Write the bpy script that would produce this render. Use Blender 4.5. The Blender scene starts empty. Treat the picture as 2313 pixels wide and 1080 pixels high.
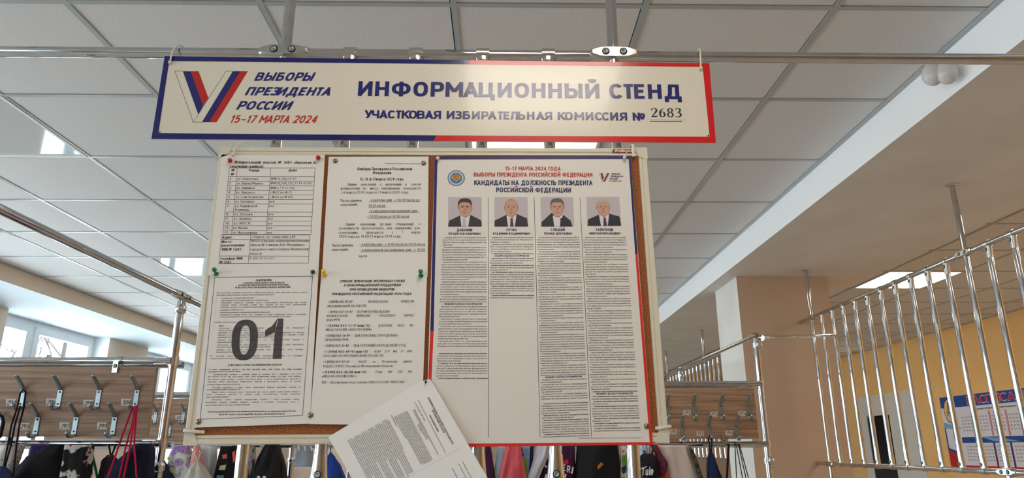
import bpy, math, random
import numpy as np
from mathutils import Matrix, Vector
random.seed(7)
S = bpy.context.scene
COL = S.collection

# ------------------------------------------------------------------ camera
F_PX, PITCH, YAW, ROLL = 1568.26, .293248, .0166845, -.0020406
CAM = np.array([0.0, 0.0, 1.5])
cp, sp, cy, sy, cr, sr = (math.cos(PITCH), math.sin(PITCH), math.cos(YAW), math.sin(YAW), math.cos(ROLL), math.sin(ROLL))
FWD = np.array([sy*cp, cy*cp, sp])
_ri = np.array([cy, -sy, 0.0]); _up = np.cross(_ri, FWD)
RIGHT = _ri*cr + _up*sr
UP = -_ri*sr + _up*cr
cd = bpy.data.cameras.new('camera'); co = bpy.data.objects.new('camera', cd); COL.objects.link(co)
cd.sensor_fit = 'HORIZONTAL'; cd.sensor_width = 36.0; cd.lens = F_PX/2313*36.0
cd.clip_start = .05; cd.clip_end = 200
M = Matrix(((RIGHT[0], UP[0], -FWD[0], CAM[0]), (RIGHT[1], UP[1], -FWD[1], CAM[1]), (RIGHT[2], UP[2], -FWD[2], CAM[2]), (0, 0, 0, 1)))
co.matrix_world = M
S.camera = co

# ------------------------------------------------------------------ world, exposure, window portals
S.view_settings.view_transform = 'Standard'; S.view_settings.look = 'None'
S.view_settings.gamma = 1.0; S.view_settings.use_curve_mapping = False
S.view_settings.exposure = 0.8
W = bpy.data.worlds.new('sky'); S.world = W; W.use_nodes = True
nt = W.node_tree
bg = nt.nodes['Background']
# pale sky above the horizon, bright sunlit snow below it
SKY_STRENGTH, SNOW_STRENGTH = 6.0, 6.0
_tc = nt.nodes.new('ShaderNodeTexCoord'); _sx = nt.nodes.new('ShaderNodeSeparateXYZ'); nt.links.new(_tc.outputs['Generated'], _sx.inputs[0])
_rp = nt.nodes.new('ShaderNodeValToRGB'); _mr = nt.nodes.new('ShaderNodeMapRange'); _mr.inputs['From Min'].default_value = -.05; _mr.inputs['From Max'].default_value = .03
nt.links.new(_sx.outputs['Z'], _mr.inputs['Value']); nt.links.new(_mr.outputs[0], _rp.inputs['Fac'])
_rp.color_ramp.elements[0].color = (.86, .94, 1.0, 1); _rp.color_ramp.elements[1].color = (.66, .86, 1.0, 1)
nt.links.new(_rp.outputs['Color'], bg.inputs['Color'])
_m2 = nt.nodes.new('ShaderNodeMapRange'); _m2.inputs['To Min'].default_value = SNOW_STRENGTH; _m2.inputs['To Max'].default_value = SKY_STRENGTH
nt.links.new(_mr.outputs[0], _m2.inputs['Value']); nt.links.new(_m2.outputs[0], bg.inputs['Strength'])
LAMP_STRENGTH = 6.4
try:
    S.cycles.use_denoising = True
    S.cycles.max_bounces = 10; S.cycles.diffuse_bounces = 6; S.cycles.glossy_bounces = 5
    S.cycles.sample_clamp_indirect = 6.0
    S.cycles.caustics_reflective = False; S.cycles.caustics_refractive = False
except Exception:
    pass

CEIL = 2.825; SOFF = 2.66
OPENINGS = [(6.17+2.56*k, 7.85+2.56*k) for k in range(-4, 3)]
for i, (y0, y1) in enumerate(OPENINGS):
    ld = bpy.data.lights.new('window_portal', 'AREA'); ld.shape = 'RECTANGLE'; ld.size = 1.8; ld.size_y = y1-y0; ld.cycles.is_portal = True
    lo = bpy.data.objects.new('window_portal', ld); COL.objects.link(lo)
    lo.location = (-4.62, (y0+y1)/2, 1.8); lo.rotation_euler = (0, -math.pi/2, 0)

# ------------------------------------------------------------------ helpers
def ray(px, py): return FWD + RIGHT*(px-1156.5)/F_PX + UP*(540-py)/F_PX
def at(px, py, Y=None, X=None, Z=None):
    """where the sight line of a photo pixel meets a real plane"""
    d = ray(px, py)
    if Y is not None: t = (Y-CAM[1])/d[1]
    elif X is not None: t = (X-CAM[0])/d[0]
    else: t = (Z-CAM[2])/d[2]
    return CAM + d*t

def lin(c):
    o = []
    for v in c[:3]:
        v = v/255.0
        o.append(v/12.92 if v <= .04045 else ((v+.055)/1.055)**2.4)
    return (*o, 1.0)

_mats = {}
def mat(name, rgb=(200, 200, 200), rough=.6, metal=0.0, spec=.5, emit=None, alpha=1.0, trans=0.0, coat=0.0):
    if name in _mats: return _mats[name]
    m = bpy.data.materials.new(name); m.use_nodes = True
    b = m.node_tree.nodes['Principled BSDF']
    b.inputs['Base Color'].default_value = lin(rgb)
    b.inputs['Roughness'].default_value = rough
    b.inputs['Metallic'].default_value = metal
    b.inputs['Specular IOR Level'].default_value = spec
    b.inputs['Alpha'].default_value = alpha
    b.inputs['Transmission Weight'].default_value = trans
    b.inputs['Coat Weight'].default_value = coat
    b.inputs['Coat Roughness'].default_value = .05
    if emit:
        b.inputs['Emission Color'].default_value = lin(emit[0]); b.inputs['Emission Strength'].default_value = emit[1]
    _mats[name] = m
    return m

def noisy(name, c1, c2, scale=(40, 40, 40), rough=.7, detail=4, lo=.35, hi=.65, bump=0.0, kind='noise', spec=.4, metal=0.0):
    """two-colour procedural material driven by a noise or voronoi texture in object space"""
    if name in _mats: return _mats[name]
    m = mat(name, c1, rough, metal, spec); n = m.node_tree.nodes; l = m.node_tree.links
    b = n['Principled BSDF']
    tc = n.new('ShaderNodeTexCoord'); mp = n.new('ShaderNodeMapping'); mp.inputs['Scale'].default_value = scale
    l.new(tc.outputs['Object'], mp.inputs['Vector'])
    if kind == 'noise':
        t = n.new('ShaderNodeTexNoise'); t.inputs['Scale'].default_value = 1; t.inputs['Detail'].default_value = detail
        out = t.outputs['Fac']
    else:
        t = n.new('ShaderNodeTexVoronoi'); t.inputs['Scale'].default_value = 1
        out = t.outputs['Distance'] if kind == 'dots' else t.outputs['Color']
    l.new(mp.outputs[0], t.inputs['Vector'])
    r = n.new('ShaderNodeValToRGB')
    r.color_ramp.elements[0].position = lo; r.color_ramp.elements[0].color = lin(c1)
    r.color_ramp.elements[1].position = hi; r.color_ramp.elements[1].color = lin(c2)
    l.new(out, r.inputs['Fac']); l.new(r.outputs['Color'], b.inputs['Base Color'])
    if bump:
        bp = n.new('ShaderNodeBump'); bp.inputs['Strength'].default_value = bump; bp.inputs['Distance'].default_value = .002
        l.new(out, bp.inputs['Height']); l.new(bp.outputs['Normal'], b.inputs['Normal'])
    return m

ORG = {}
class MB:
    """collects shapes in world space and links them as ONE mesh object"""
    def __init__(s): s.v = []; s.n = 0; s.f = []; s.m = []; s.s = []; s.mats = []; s.tri = []
    def mi(s, m):
        if m not in s.mats: s.mats.append(m)
        return s.mats.index(m)
    def add(s, verts, faces, m, smooth=False):
        o = s.n; verts = np.asarray(verts, float).reshape(-1, 3); s.v.append(verts); s.n += len(verts); k = s.mi(m)
        for f in faces: s.f.append([i+o for i in f]); s.m.append(k); s.s.append(smooth)
        return s
    def tris(s, verts, tri, m):
        o = s.n; s.v.append(verts); s.n += len(verts); s.tri.append((tri+o, s.mi(m)))
    def box(s, lo, hi, m, faces_m=None):
        (x0, y0, z0), (x1, y1, z1) = lo, hi
        v = [(x0, y0, z0), (x1, y0, z0), (x1, y1, z0), (x0, y1, z0), (x0, y0, z1), (x1, y0, z1), (x1, y1, z1), (x0, y1, z1)]
        fs = {'-z': (0, 3, 2, 1), '+z': (4, 5, 6, 7), '-y': (0, 1, 5, 4), '+x': (1, 2, 6, 5), '+y': (2, 3, 7, 6), '-x': (3, 0, 4, 7)}
        o = s.n; s.v.append(np.array(v, float)); s.n += 8
        for k, f in fs.items():
            s.f.append([i+o for i in f]); s.m.append(s.mi((faces_m or {}).get(k, m))); s.s.append(False)
        return s
    def obox(s, c, ax, ay, az, m):
        c, ax, ay, az = map(np.asarray, (c, ax, ay, az))
        v = [c+i*ax+j*ay+k*az for k in (-1, 1) for j in (-1, 1) for i in (-1, 1)]
        return s.add(v, [(0, 2, 3, 1), (4, 5, 7, 6), (0, 1, 5, 4), (1, 3, 7, 5), (3, 2, 6, 7), (2, 0, 4, 6)], m)
    def tube(s, pts, r, m, seg=12, cap=True, sy=1.0):
        pts = [np.asarray(p, float) for p in pts]; n = len(pts)
        rr = r if hasattr(r, '__len__') else [r]*n
        t0 = pts[1]-pts[0]; t0 /= np.linalg.norm(t0)
        u = np.cross(t0, (0, 1, 0) if abs(t0[1]) < .9 else (1, 0, 0)); u /= np.linalg.norm(u)
        V = []
        for i in range(n):
            t = pts[min(i+1, n-1)]-pts[max(i-1, 0)]; t /= (np.linalg.norm(t) or 1)
            u = u-t*np.dot(u, t); u /= np.linalg.norm(u); w = np.cross(t, u)
            for k in range(seg):
                a = 2*math.pi*k/seg
                V.append(pts[i]+rr[i]*(u*math.cos(a)+w*math.sin(a)*sy))
        Fs = [(i*seg+k, i*seg+(k+1) % seg, (i+1)*seg+(k+1) % seg, (i+1)*seg+k) for i in range(n-1) for k in range(seg)]
        s.add(V, Fs, m, True)
        if cap:
            s.add([V[k] for k in range(seg)], [tuple(reversed(range(seg)))], m)
            s.add([V[(n-1)*seg+k] for k in range(seg)], [tuple(range(seg))], m)
        return s
    def lathe(s, prof, o, axis, m, seg=20, smooth=True):
        """prof: (radius, distance along axis)"""
        o = np.asarray(o, float); ax = np.asarray(axis, float); ax /= np.linalg.norm(ax)
        u = np.cross(ax, (0, 0, 1) if abs(ax[2]) < .9 else (1, 0, 0)); u /= np.linalg.norm(u); w = np.cross(ax, u)
        V = [o+ax*t+max(r, 1e-5)*(u*math.cos(2*math.pi*k/seg)+w*math.sin(2*math.pi*k/seg)) for r, t in prof for k in range(seg)]
        Fs = [(i*seg+k, i*seg+(k+1) % seg, (i+1)*seg+(k+1) % seg, (i+1)*seg+k) for i in range(len(prof)-1) for k in range(seg)]
        return s.add(V, Fs, m, smooth)
    def sphere(s, c, r, m, seg=16, sc=(1, 1, 1)):
        c = np.asarray(c, float); V = []; R = seg//2
        for i in range(R+1):
            th = math.pi*i/R
            for k in range(seg):
                a = 2*math.pi*k/seg
                V.append(c+r*np.array([math.sin(th)*math.cos(a)*sc[0], math.sin(th)*math.sin(a)*sc[1], math.cos(th)*sc[2]]))
        return s.add(V, [(i*seg+k, (i+1)*seg+k, (i+1)*seg+(k+1) % seg, i*seg+(k+1) % seg) for i in range(R) for k in range(seg)], m, True)
    def build(s, name, parent=None, org=None):
        V = np.concatenate(s.v) if s.v else np.zeros((0, 3))
        if parent is not None: o = ORG[parent]
        else: o = np.array(org if org is not None else (V.min(0)+V.max(0))/2 * np.array([1, 1, 0]) + np.array([0, 0, V[:, 2].min()]), float)
        V = V-o
        lt = [len(f) for f in s.f]; loops = [i for f in s.f for i in f]; mi = list(s.m); sm = list(s.s)
        L = [np.array(loops, np.int32)]; LT = [np.array(lt, np.int32)]; MI = [np.array(mi, np.int32)]; SM = [np.array(sm, bool)]
        for t, k in s.tri:
            L.append(t.reshape(-1).astype(np.int32)); LT.append(np.full(len(t), 3, np.int32)); MI.append(np.full(len(t), k, np.int32)); SM.append(np.zeros(len(t), bool))
        L = np.concatenate(L); LT = np.concatenate(LT); MI = np.concatenate(MI); SM = np.concatenate(SM)
        me = bpy.data.meshes.new(name)
        me.vertices.add(len(V)); me.vertices.foreach_set('co', V.astype(np.float32).reshape(-1))
        me.loops.add(len(L)); me.loops.foreach_set('vertex_index', L)
        me.polygons.add(len(LT)); me.polygons.foreach_set('loop_start', np.concatenate([[0], np.cumsum(LT)[:-1]]).astype(np.int32))
        me.polygons.foreach_set('material_index', MI); me.polygons.foreach_set('use_smooth', SM)
        for m in s.mats: me.materials.append(m)
        me.update(calc_edges=True); me.validate()
        ob = bpy.data.objects.new(name, me); COL.objects.link(ob)
        if parent is not None: ob.parent = parent
        else: ob.location = o
        ORG[ob] = o
        return ob

def tag(o, label, cat, group=None):
    o['label'] = label; o['category'] = cat
    if group: o['group'] = group
    return o
def thing(name, label, cat, loc, group=None):
    o = bpy.data.objects.new(name, None); COL.objects.link(o); o.location = tuple(loc); o.empty_display_size = .05
    ORG[o] = np.array(loc, float)
    return tag(o, label, cat, group)
def struct(name, mb, parent=None, org=None):
    o = mb.build(name, parent, org); o['kind'] = 'structure'; return o

# ------------------------------------------------------------------ lettering
GLY = {}
def arc(cx, cy_, rx, ry, a0, a1, n=10, e=2.5):
    o = []
    for k in range(n+1):
        a = math.radians(a0+(a1-a0)*k/n); c, s_ = math.cos(a), math.sin(a)
        o.append((cx+rx*math.copysign(abs(c)**(2/e), c), cy_+ry*math.copysign(abs(s_)**(2/e), s_)))
    return o
def skeletons():
    G = {}
    def bowl(x0, yt, yb, x1, n=8): r = min(x1*.42, x1-x0-.02); return [(x0, yt)]+arc(x1-r, (yt+yb)/2, r, (yt-yb)/2, 90, -90, n)+[(x0, yb)]
    O = lambda w, n=20: arc(w/2, .5, w/2, .5, 90, 450, n)
    G['А'] = (.66, [[(.03, 0), (.33, 1)], [(.63, 0), (.33, 1)], [(.14, .27), (.52, .27)]])
    G['Б'] = (.58, [[(.53, 1), (0, 1), (0, 0)]+bowl(.02, .57, 0, .58)[::-1][1:]+[(0, .57)]])
    G['В'] = (.6, [[(0, 0), (0, 1)]+bowl(.04, 1, .53, .55)[1:]+[(.03, .53)], bowl(.03, .53, 0, .6)+[(0, 0)]])
    G['Г'] = (.5, [[(0, 0), (0, 1), (.5, 1)]])
    G['Д'] = (.74, [[(0, -.2), (0, 0), (.74, 0), (.74, -.2)], [(.13, .02), (.2, .3), (.23, 1), (.62, 1), (.62, 0)]])
    G['Е'] = (.52, [[(.52, 1), (0, 1), (0, 0), (.52, 0)], [(0, .52), (.46, .52)]])
    G['Ж'] = (.88, [[(.44, 0), (.44, 1)], [(.04, 1), (.42, .5)], [(.84, 1), (.46, .5)], [(.02, 0), (.42, .54)], [(.86, 0), (.46, .54)]])
    G['З'] = (.56, [arc(.27, .765, .27, .235, 155, -90, 10)+[(.17, .53)], [(.17, .53)]+arc(.27, .265, .29, .265, 90, -155, 10)])
    G['И'] = (.6, [[(0, 1), (0, 0)], [(.04, .06), (.56, .94)], [(.6, 1), (.6, 0)]])
    G['Й'] = (.6, G['И'][1]+[arc(.3, 1.3, .15, .14, 180, 360, 6, 2)])
    G['К'] = (.6, [[(0, 0), (0, 1)], [(.55, 1), (.02, .42)], [(.58, 0), (.2, .6)]])
    G['Л'] = (.64, [[(.64, 0), (.64, 1), (.2, 1), (.18, .4), (.13, .1), (.06, 0), (0, 0)]])
    G['М'] = (.76, [[(0, 0), (0, 1)], [(.03, .97), (.38, .3)], [(.73, .97), (.38, .3)], [(.76, 1), (.76, 0)]])
    G['Н'] = (.58, [[(0, 0), (0, 1)], [(.58, 0), (.58, 1)], [(0, .52), (.58, .52)]])
    G['О'] = (.62, [O(.62)])
    G['П'] = (.58, [[(0, 0), (0, 1), (.58, 1), (.58, 0)]])
    G['Р'] = (.56, [[(0, 0), (0, 1)]+bowl(.03, 1, .42, .56)[1:]+[(0, .42)]])
    G['С'] = (.58, [arc(.3, .5, .3, .5, 38, 322, 16)])
    G['Т'] = (.58, [[(0, 1), (.58, 1)], [(.29, 1), (.29, 0)]])
    G['У'] = (.6, [[(.03, 1), (.31, .3)], [(.57, 1), (.3, .16), (.2, .02), (.06, 0)]])
    G['Ф'] = (.82, [arc(.41, .52, .41, .36, 0, 360, 20), [(.41, 0), (.41, 1)]])
    G['Х'] = (.62, [[(.03, 1), (.59, 0)], [(.59, 1), (.03, 0)]])
    G['Ц'] = (.7, [[(0, 1), (0, 0), (.7, 0), (.7, -.2)], [(.57, 1), (.57, 0)]])
    G['Ч'] = (.56, [[(0, 1)]+arc(.22, .64, .22, .24, 180, 270, 5)+[(.56, .4)], [(.56, 1), (.56, 0)]])
    G['Ш'] = (.84, [[(0, 1), (0, 0), (.84, 0), (.84, 1)], [(.42, 0), (.42, 1)]])
    G['Щ'] = (.94, [[(0, 1), (0, 0), (.94, 0), (.94, -.2)], [(.41, 0), (.41, 1)], [(.82, 1), (.82, 0)]])
    G['Ь'] = (.56, [[(0, 1), (0, 0)]+bowl(.03, .58, 0, .56)[::-1][1:]+[(0, .58)]])
    G['Ъ'] = (.7, [[(0, 1), (.16, 1)]]+[[(x+.15, y) for x, y in q] for q in G['Ь'][1]])
    G['Ы'] = (.78, [[(x*.93, y) for x, y in q] for q in G['Ь'][1]]+[[(.78, 1), (.78, 0)]])
    G['Э'] = (.58, [arc(.28, .5, .3, .5, 142, -142, 16), [(.2, .51), (.56, .51)]])
    G['Ю'] = (.88, [[(0, 0), (0, 1)], [(0, .52), (.28, .52)], [(x+.28, y) for x, y in arc(.3, .5, .3, .5, 90, 450, 18)]])
    G['Я'] = (.58, [[(.58-x, y) for x, y in G['Р'][1][0]], [(.02, 0), (.3, .44)]])
    G['Ё'] = G['Е']
    for c in 'вгджзийклмнопстхцчшщъыьэюя':
        w, P = G[c.upper()]; G[c] = (w*.82, [[(x*.82, y*.72) for x, y in q] for q in P])
    o_ = lambda w, y0=0, h=.72, n=14: [(x, y*h+y0) for x, y in arc(w/2, .5, w/2, .5, 90, 450, n)]
    G['а'] = (.48, [[(.04, .62), (.14, .72), (.36, .72), (.48, .6), (.48, 0)], [(.48, .42), (.16, .42), (0, .3), (0, .12), (.12, 0), (.32, 0), (.48, .12)]])
    G['б'] = (.5, [o_(.5), [(0, .4), (.02, .66), (.14, .84), (.44, 1)]])
    G['е'] = (.5, [[(.02, .37), (.5, .37), (.49, .55), (.38, .72), (.12, .72), (0, .55), (0, .17), (.12, 0), (.38, 0), (.49, .12)]])
    G['р'] = (.5, [[(0, -.28), (0, .72)], o_(.5)]); G['у'] = (.5, [[(.02, .72), (.26, .08)], [(.48, .72), (.22, -.18), (.12, -.28), (0, -.28)]])
    G['ф'] = (.7, [o_(.7), [(.35, -.28), (.35, 1)]])
    G['№'] = (1.0, [[(0, 0), (0, 1)], [(.04, .94), (.46, .06)], [(.5, 1), (.5, 0)], [(x+.66, y) for x, y in o_(.34, .42, .5)], [(.66, .2), (1.0, .2)]])
    for a, b in zip('AEOTLVIRW', 'АЕОТ    '): G[a] = G[b] if b != ' ' else None
    G['V'] = (.64, [[(.03, 1), (.32, 0)], [(.61, 1), (.32, 0)]]); G['I'] = (.02, [[(.01, 0), (.01, 1)]]); G['L'] = (.5, [[(0, 1), (0, 0), (.5, 0)]]); G['R'] = (.58, G['Р'][1]+[[(.56, 0), (.28, .44)]])
    G['W'] = (.96, [[(.02, 1), (.25, 0)], [(.48, 1), (.25, 0)], [(.48, 1), (.71, 0)], [(.94, 1), (.71, 0)]])
    G['e'] = G['е']; G['o'] = (.5, [o_(.5)]); G['l'] = (.02, [[(.01, 0), (.01, 1)]]); G['i'] = (.02, [[(.01, 0), (.01, .72)], [(.01, .88), (.01, 1)]])
    G['n'] = (.46, [[(0, 0), (0, .72)], [(0, .5), (.14, .72), (.34, .72), (.46, .58), (.46, 0)]]); G['u'] = (.46, [[(.46, .72), (.46, 0)], [(0, .72), (0, .14), (.12, 0), (.32, 0), (.46, .2)]])
    G['g'] = (.48, [o_(.48), [(.48, .72), (.48, -.14), (.36, -.28), (.06, -.28)]]); G['s'] = (.42, [[(.4, .62), (.3, .72), (.1, .72), (.01, .6), (.06, .42), (.36, .32), (.42, .14), (.32, 0), (.1, 0), (0, .1)]])
    G['0'] = (.54, [arc(.27, .5, .27, .5, 90, 450, 18)]); G['1'] = (.34, [[(.3, 0), (.3, 1)], [(.3, .97), (.02, .76)]])
    G['2'] = (.52, [arc(.26, .73, .26, .27, 165, -25, 10)+[(.02, 0), (.52, 0)]]); G['3'] = (.52, [[(x*.93, y) for x, y in q] for q in G['З'][1]])
    G['4'] = (.58, [[(.4, 0), (.4, 1)], [(.38, .98), (.0, .26)], [(0, .24), (.58, .24)]]); G['5'] = (.52, [[(.48, 1), (.08, 1), (.05, .52)]+arc(.25, .31, .27, .31, 125, -150, 10)])
    G['6'] = (.54, [arc(.27, .3, .27, .3, 90, 450, 16), [(.0, .32), (.08, .62), (.36, 1)]]); G['7'] = (.5, [[(0, 1), (.5, 1), (.18, 0)]])
    G['8'] = (.54, [arc(.27, .76, .23, .24, 90, 450, 14), arc(.27, .26, .27, .26, 90, 450, 14)]); G['9'] = (.54, [[(.54-x, 1-y) for x, y in q] for q in G['6'][1]])
    G['.'] = (.04, [[(.02, 0), (.02, .13)]]); G[','] = (.06, [[(.04, .1), (0, -.12)]]); G[':'] = (.04, [[(.02, .02), (.02, .15)], [(.02, .5), (.02, .63)]]); G[';'] = (.06, [[(.04, .1), (0, -.12)], [(.04, .5), (.04, .63)]])
    G['-'] = (.26, [[(0, .4), (.26, .4)]]); G['–'] = (.5, [[(0, .4), (.5, .4)]]); G['+'] = (.5, [[(0, .42), (.5, .42)], [(.25, .16), (.25, .68)]])
    G['('] = (.2, [[(.2, 1.1), (.04, .8), (0, .45), (.04, .1), (.2, -.2)]]); G[')'] = (.2, [[(0, 1.1), (.16, .8), (.2, .45), (.16, .1), (0, -.2)]])
    G['«'] = (.4, [[(.2, .6), (.02, .36), (.2, .12)], [(.4, .6), (.22, .36), (.4, .12)]]); G['»'] = (.4, [[(0, .6), (.18, .36), (0, .12)], [(.2, .6), (.38, .36), (.2, .12)]])
    G['"'] = (.2, [[(0, 1), (0, .72)], [(.2, 1), (.2, .72)]]); G['/'] = (.4, [[(0, -.1), (.4, 1.05)]]); G['!'] = (.04, [[(.02, .3), (.02, 1)], [(.02, 0), (.02, .13)]])
    return G
def stroke_glyph(ch, W, paths, w, serif, thin):
    V = []; T = []; n0 = 0; low = ch.islower(); xh = .72
    top = xh if low else 1.0
    S2 = [(p, False) for p in paths]; ticks = []
    for si, (P, is_t) in enumerate(S2):
        P = np.array(P, float); free0 = P[0].copy(); free1 = P[-1].copy()
        # keep the pen inside the letter's box
        if ch not in '-–.,:;!il«»"': P[:, 0] = w/2+P[:, 0]*(max(W, .05)+w*.35-w)/max(W, .05)
        else: P[:, 0] += w/2
        y = P[:, 1].copy(); f = w*.5*(1 if not serif else thin)
        P[:, 1] = np.where((y >= -.001) & (y <= top+.001), f+y*(top-2*f)/top, y)
        m = len(P); d = np.diff(P, axis=0); L = np.linalg.norm(d, axis=1)+1e-9; d = d/L[:, None]
        closed = m > 4 and np.linalg.norm(P[0]-P[-1]) < 1e-6
        off = np.zeros((m, 2))
        wd = lambda q: w*(thin+(1-thin)*abs(q[1])) if serif else w
        for i in range(m):
            a = d[i-1] if i > 0 else (d[-1] if closed else d[0]); b = d[i] if i < m-1 else (d[0] if closed else d[-1])
            na = np.array([-a[1], a[0]]); nb = np.array([-b[1], b[0]]); nn = na+nb; ln = np.linalg.norm(nn)
            if ln < .3: nn = na; off[i] = nn*wd(a)/2
            else:
                nn /= ln; c = max(.5, np.dot(nn, na)); off[i] = nn*(wd(a)+wd(b))/4/c
        if not closed:
            for i, q, o in ((0, d[0], free0), (m-1, d[-1], free1)):
                if abs(q[1]) > .35 and (abs(o[1]) < .001 or abs(o[1]-top) < .001 or abs(o[1]-1) < .001):
                    ty = 0.0 if abs(o[1]) < .001 else o[1]; t = (ty-P[i, 1])/q[1]; P[i] = P[i]+q*t
                    sg = 1 if q[1] > 0 else -1
                    off[i] = np.array([-sg*wd(q)/2/abs(q[1]), 0])
                    if serif and abs(q[1]) > .7 and ch.isalpha(): ticks.append((P[i, 0], ty))
        dz = 5e-5*si+4e-5*np.linspace(0, 1, m)
        V.append(np.concatenate([np.c_[P+off, dz], np.c_[P-off, dz]]))
        for i in range(m-1): T += [(n0+i, n0+m+i, n0+m+i+1), (n0+i, n0+m+i+1, n0+i+1)]
        n0 += 2*m
    for j, (x, yy) in enumerate(ticks):
        y0, y1 = (0, w*thin) if yy < .1 else (yy-w*thin, yy); dz = 5e-5*(len(S2)+1+j)
        V.append(np.array([(x-w*.5-.09, y0, dz), (x+w*.5+.09, y0, dz), (x+w*.5+.09, y1, dz), (x-w*.5-.09, y1, dz)])); T += [(n0, n0+1, n0+2), (n0, n0+2, n0+3)]; n0 += 4
    return np.concatenate(V), np.array(T), max(W, .05)+w*.35+(.17 if w < .15 else .13)+(.05 if serif else 0)-(.06 if ch in 'ЕГТРСКЗЭгетксзрУу' else 0)
_SK = skeletons()
for _wn, _w, _se, _th in (('r', .125, False, 1), ('b', .18, False, 1), ('B', .195, False, 1), ('R', .15, False, 1), ('sr', .13, True, .62), ('sb', .2, True, .5)):
    for _c, _g in _SK.items():
        if _g: GLY[_wn, _c] = stroke_glyph(_c, _g[0], _g[1], _w, _se, _th)
    GLY[_wn, ' '] = (np.zeros((0, 3)), np.zeros((0, 3), int), .34)
def smooth_path(P, n=6):
    P = [np.array(p, float) for p in P]; out = []
    for i in range(len(P)-1):
        a, b, c, d = P[max(i-1, 0)], P[i], P[i+1], P[min(i+2, len(P)-1)]
        for k in range(n):
            t = k/n; out.append(.5*((2*b)+(-a+c)*t+(2*a-5*b+4*c-d)*t*t+(-a+3*b-3*c+d)*t**3))
    out.append(P[-1]); return out
def loop_path(cx, cy_, rx, ry, wx, wy, n=20):
    return [(cx+rx*math.cos(2*math.pi*k/n), cy_+ry*math.sin(2*math.pi*k/n), wy+(wx-wy)*abs(math.cos(2*math.pi*k/n))**1.5) for k in range(n+1)]
_six = [(.43, .95, .02), (.24, .85, .07), (.11, .6, .13), (.09, .33, .14), (.13, .1, .1), (.25, .03, .06), (.38, .1, .1), (.42, .3, .14), (.38, .5, .11), (.27, .58, .05), (.15, .48, .03)]
DIG = {'0': [loop_path(.25, .5, .18, .47, .13, .05)],
       '1': [[(.27, .03, .14), (.27, .97, .14)], [(.27, .93, .06), (.1, .82, .03)], [(.08, .025, .05), (.45, .025, .05)]],
       '2': [smooth_path([(.07, .72, .1), (.1, .9, .06), (.24, .96, .07), (.4, .86, .13), (.41, .68, .14), (.28, .4, .09), (.06, .1, .05)]), [(.04, .065, .13), (.44, .065, .13)], [(.43, .1, .05), (.49, .27, .02)]],
       '3': [smooth_path([(.06, .78, .06), (.12, .93, .06), (.25, .97, .07), (.39, .86, .13), (.37, .66, .11), (.2, .53, .04)]), smooth_path([(.2, .53, .04), (.38, .45, .11), (.43, .26, .14), (.33, .07, .1), (.15, .03, .06), (.05, .1, .1)])],
       '4': [[(.36, 0, .13), (.36, .98, .13)], [(.34, .96, .05), (.02, .3, .05)], [(.01, .28, .09), (.5, .28, .09)]],
       '5': [[(.12, .92, .12), (.45, .92, .12)], [(.12, .95, .04), (.09, .52, .04)], smooth_path([(.09, .55, .04), (.25, .63, .08), (.41, .5, .13), (.43, .3, .14), (.33, .09, .1), (.15, .03, .06), (.05, .1, .1)])],
       '6': [smooth_path(_six)], '7': [[(.04, .9, .13), (.46, .9, .13)], [(.44, .88, .05), (.2, 0, .1)]],
       '8': [loop_path(.25, .74, .15, .22, .12, .05), loop_path(.25, .27, .18, .25, .13, .05)],
       '9': [[(.5-x, 1-y, w) for x, y, w in smooth_path(_six)]]}
def digit_glyph(ch):
    V = []; T = []
    for path in DIG[ch]:
        P = np.array(path, float); d = np.gradient(P[:, :2], axis=0); d /= np.linalg.norm(d, axis=1)[:, None]+1e-9
        nrm = np.stack([-d[:, 1], d[:, 0]], 1)*P[:, 2:3]/2; o = sum(len(x) for x in V)
        dz = np.full((len(P), 1), 1.6e-5*len(V)); V.append(np.c_[P[:, :2]+nrm, dz]); V.append(np.c_[P[:, :2]-nrm, dz]); n = len(P)
        for i in range(n-1): T += [(o+i, o+n+i, o+n+i+1), (o+i, o+n+i+1, o+i+1)]
    return np.concatenate(V), np.array(T), .56
for ch in DIG: GLY['T', ch] = digit_glyph(ch)
for ch in ' ':
    GLY['T', ch] = (np.zeros((0, 3)), np.zeros((0, 3), int), .3)

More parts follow.
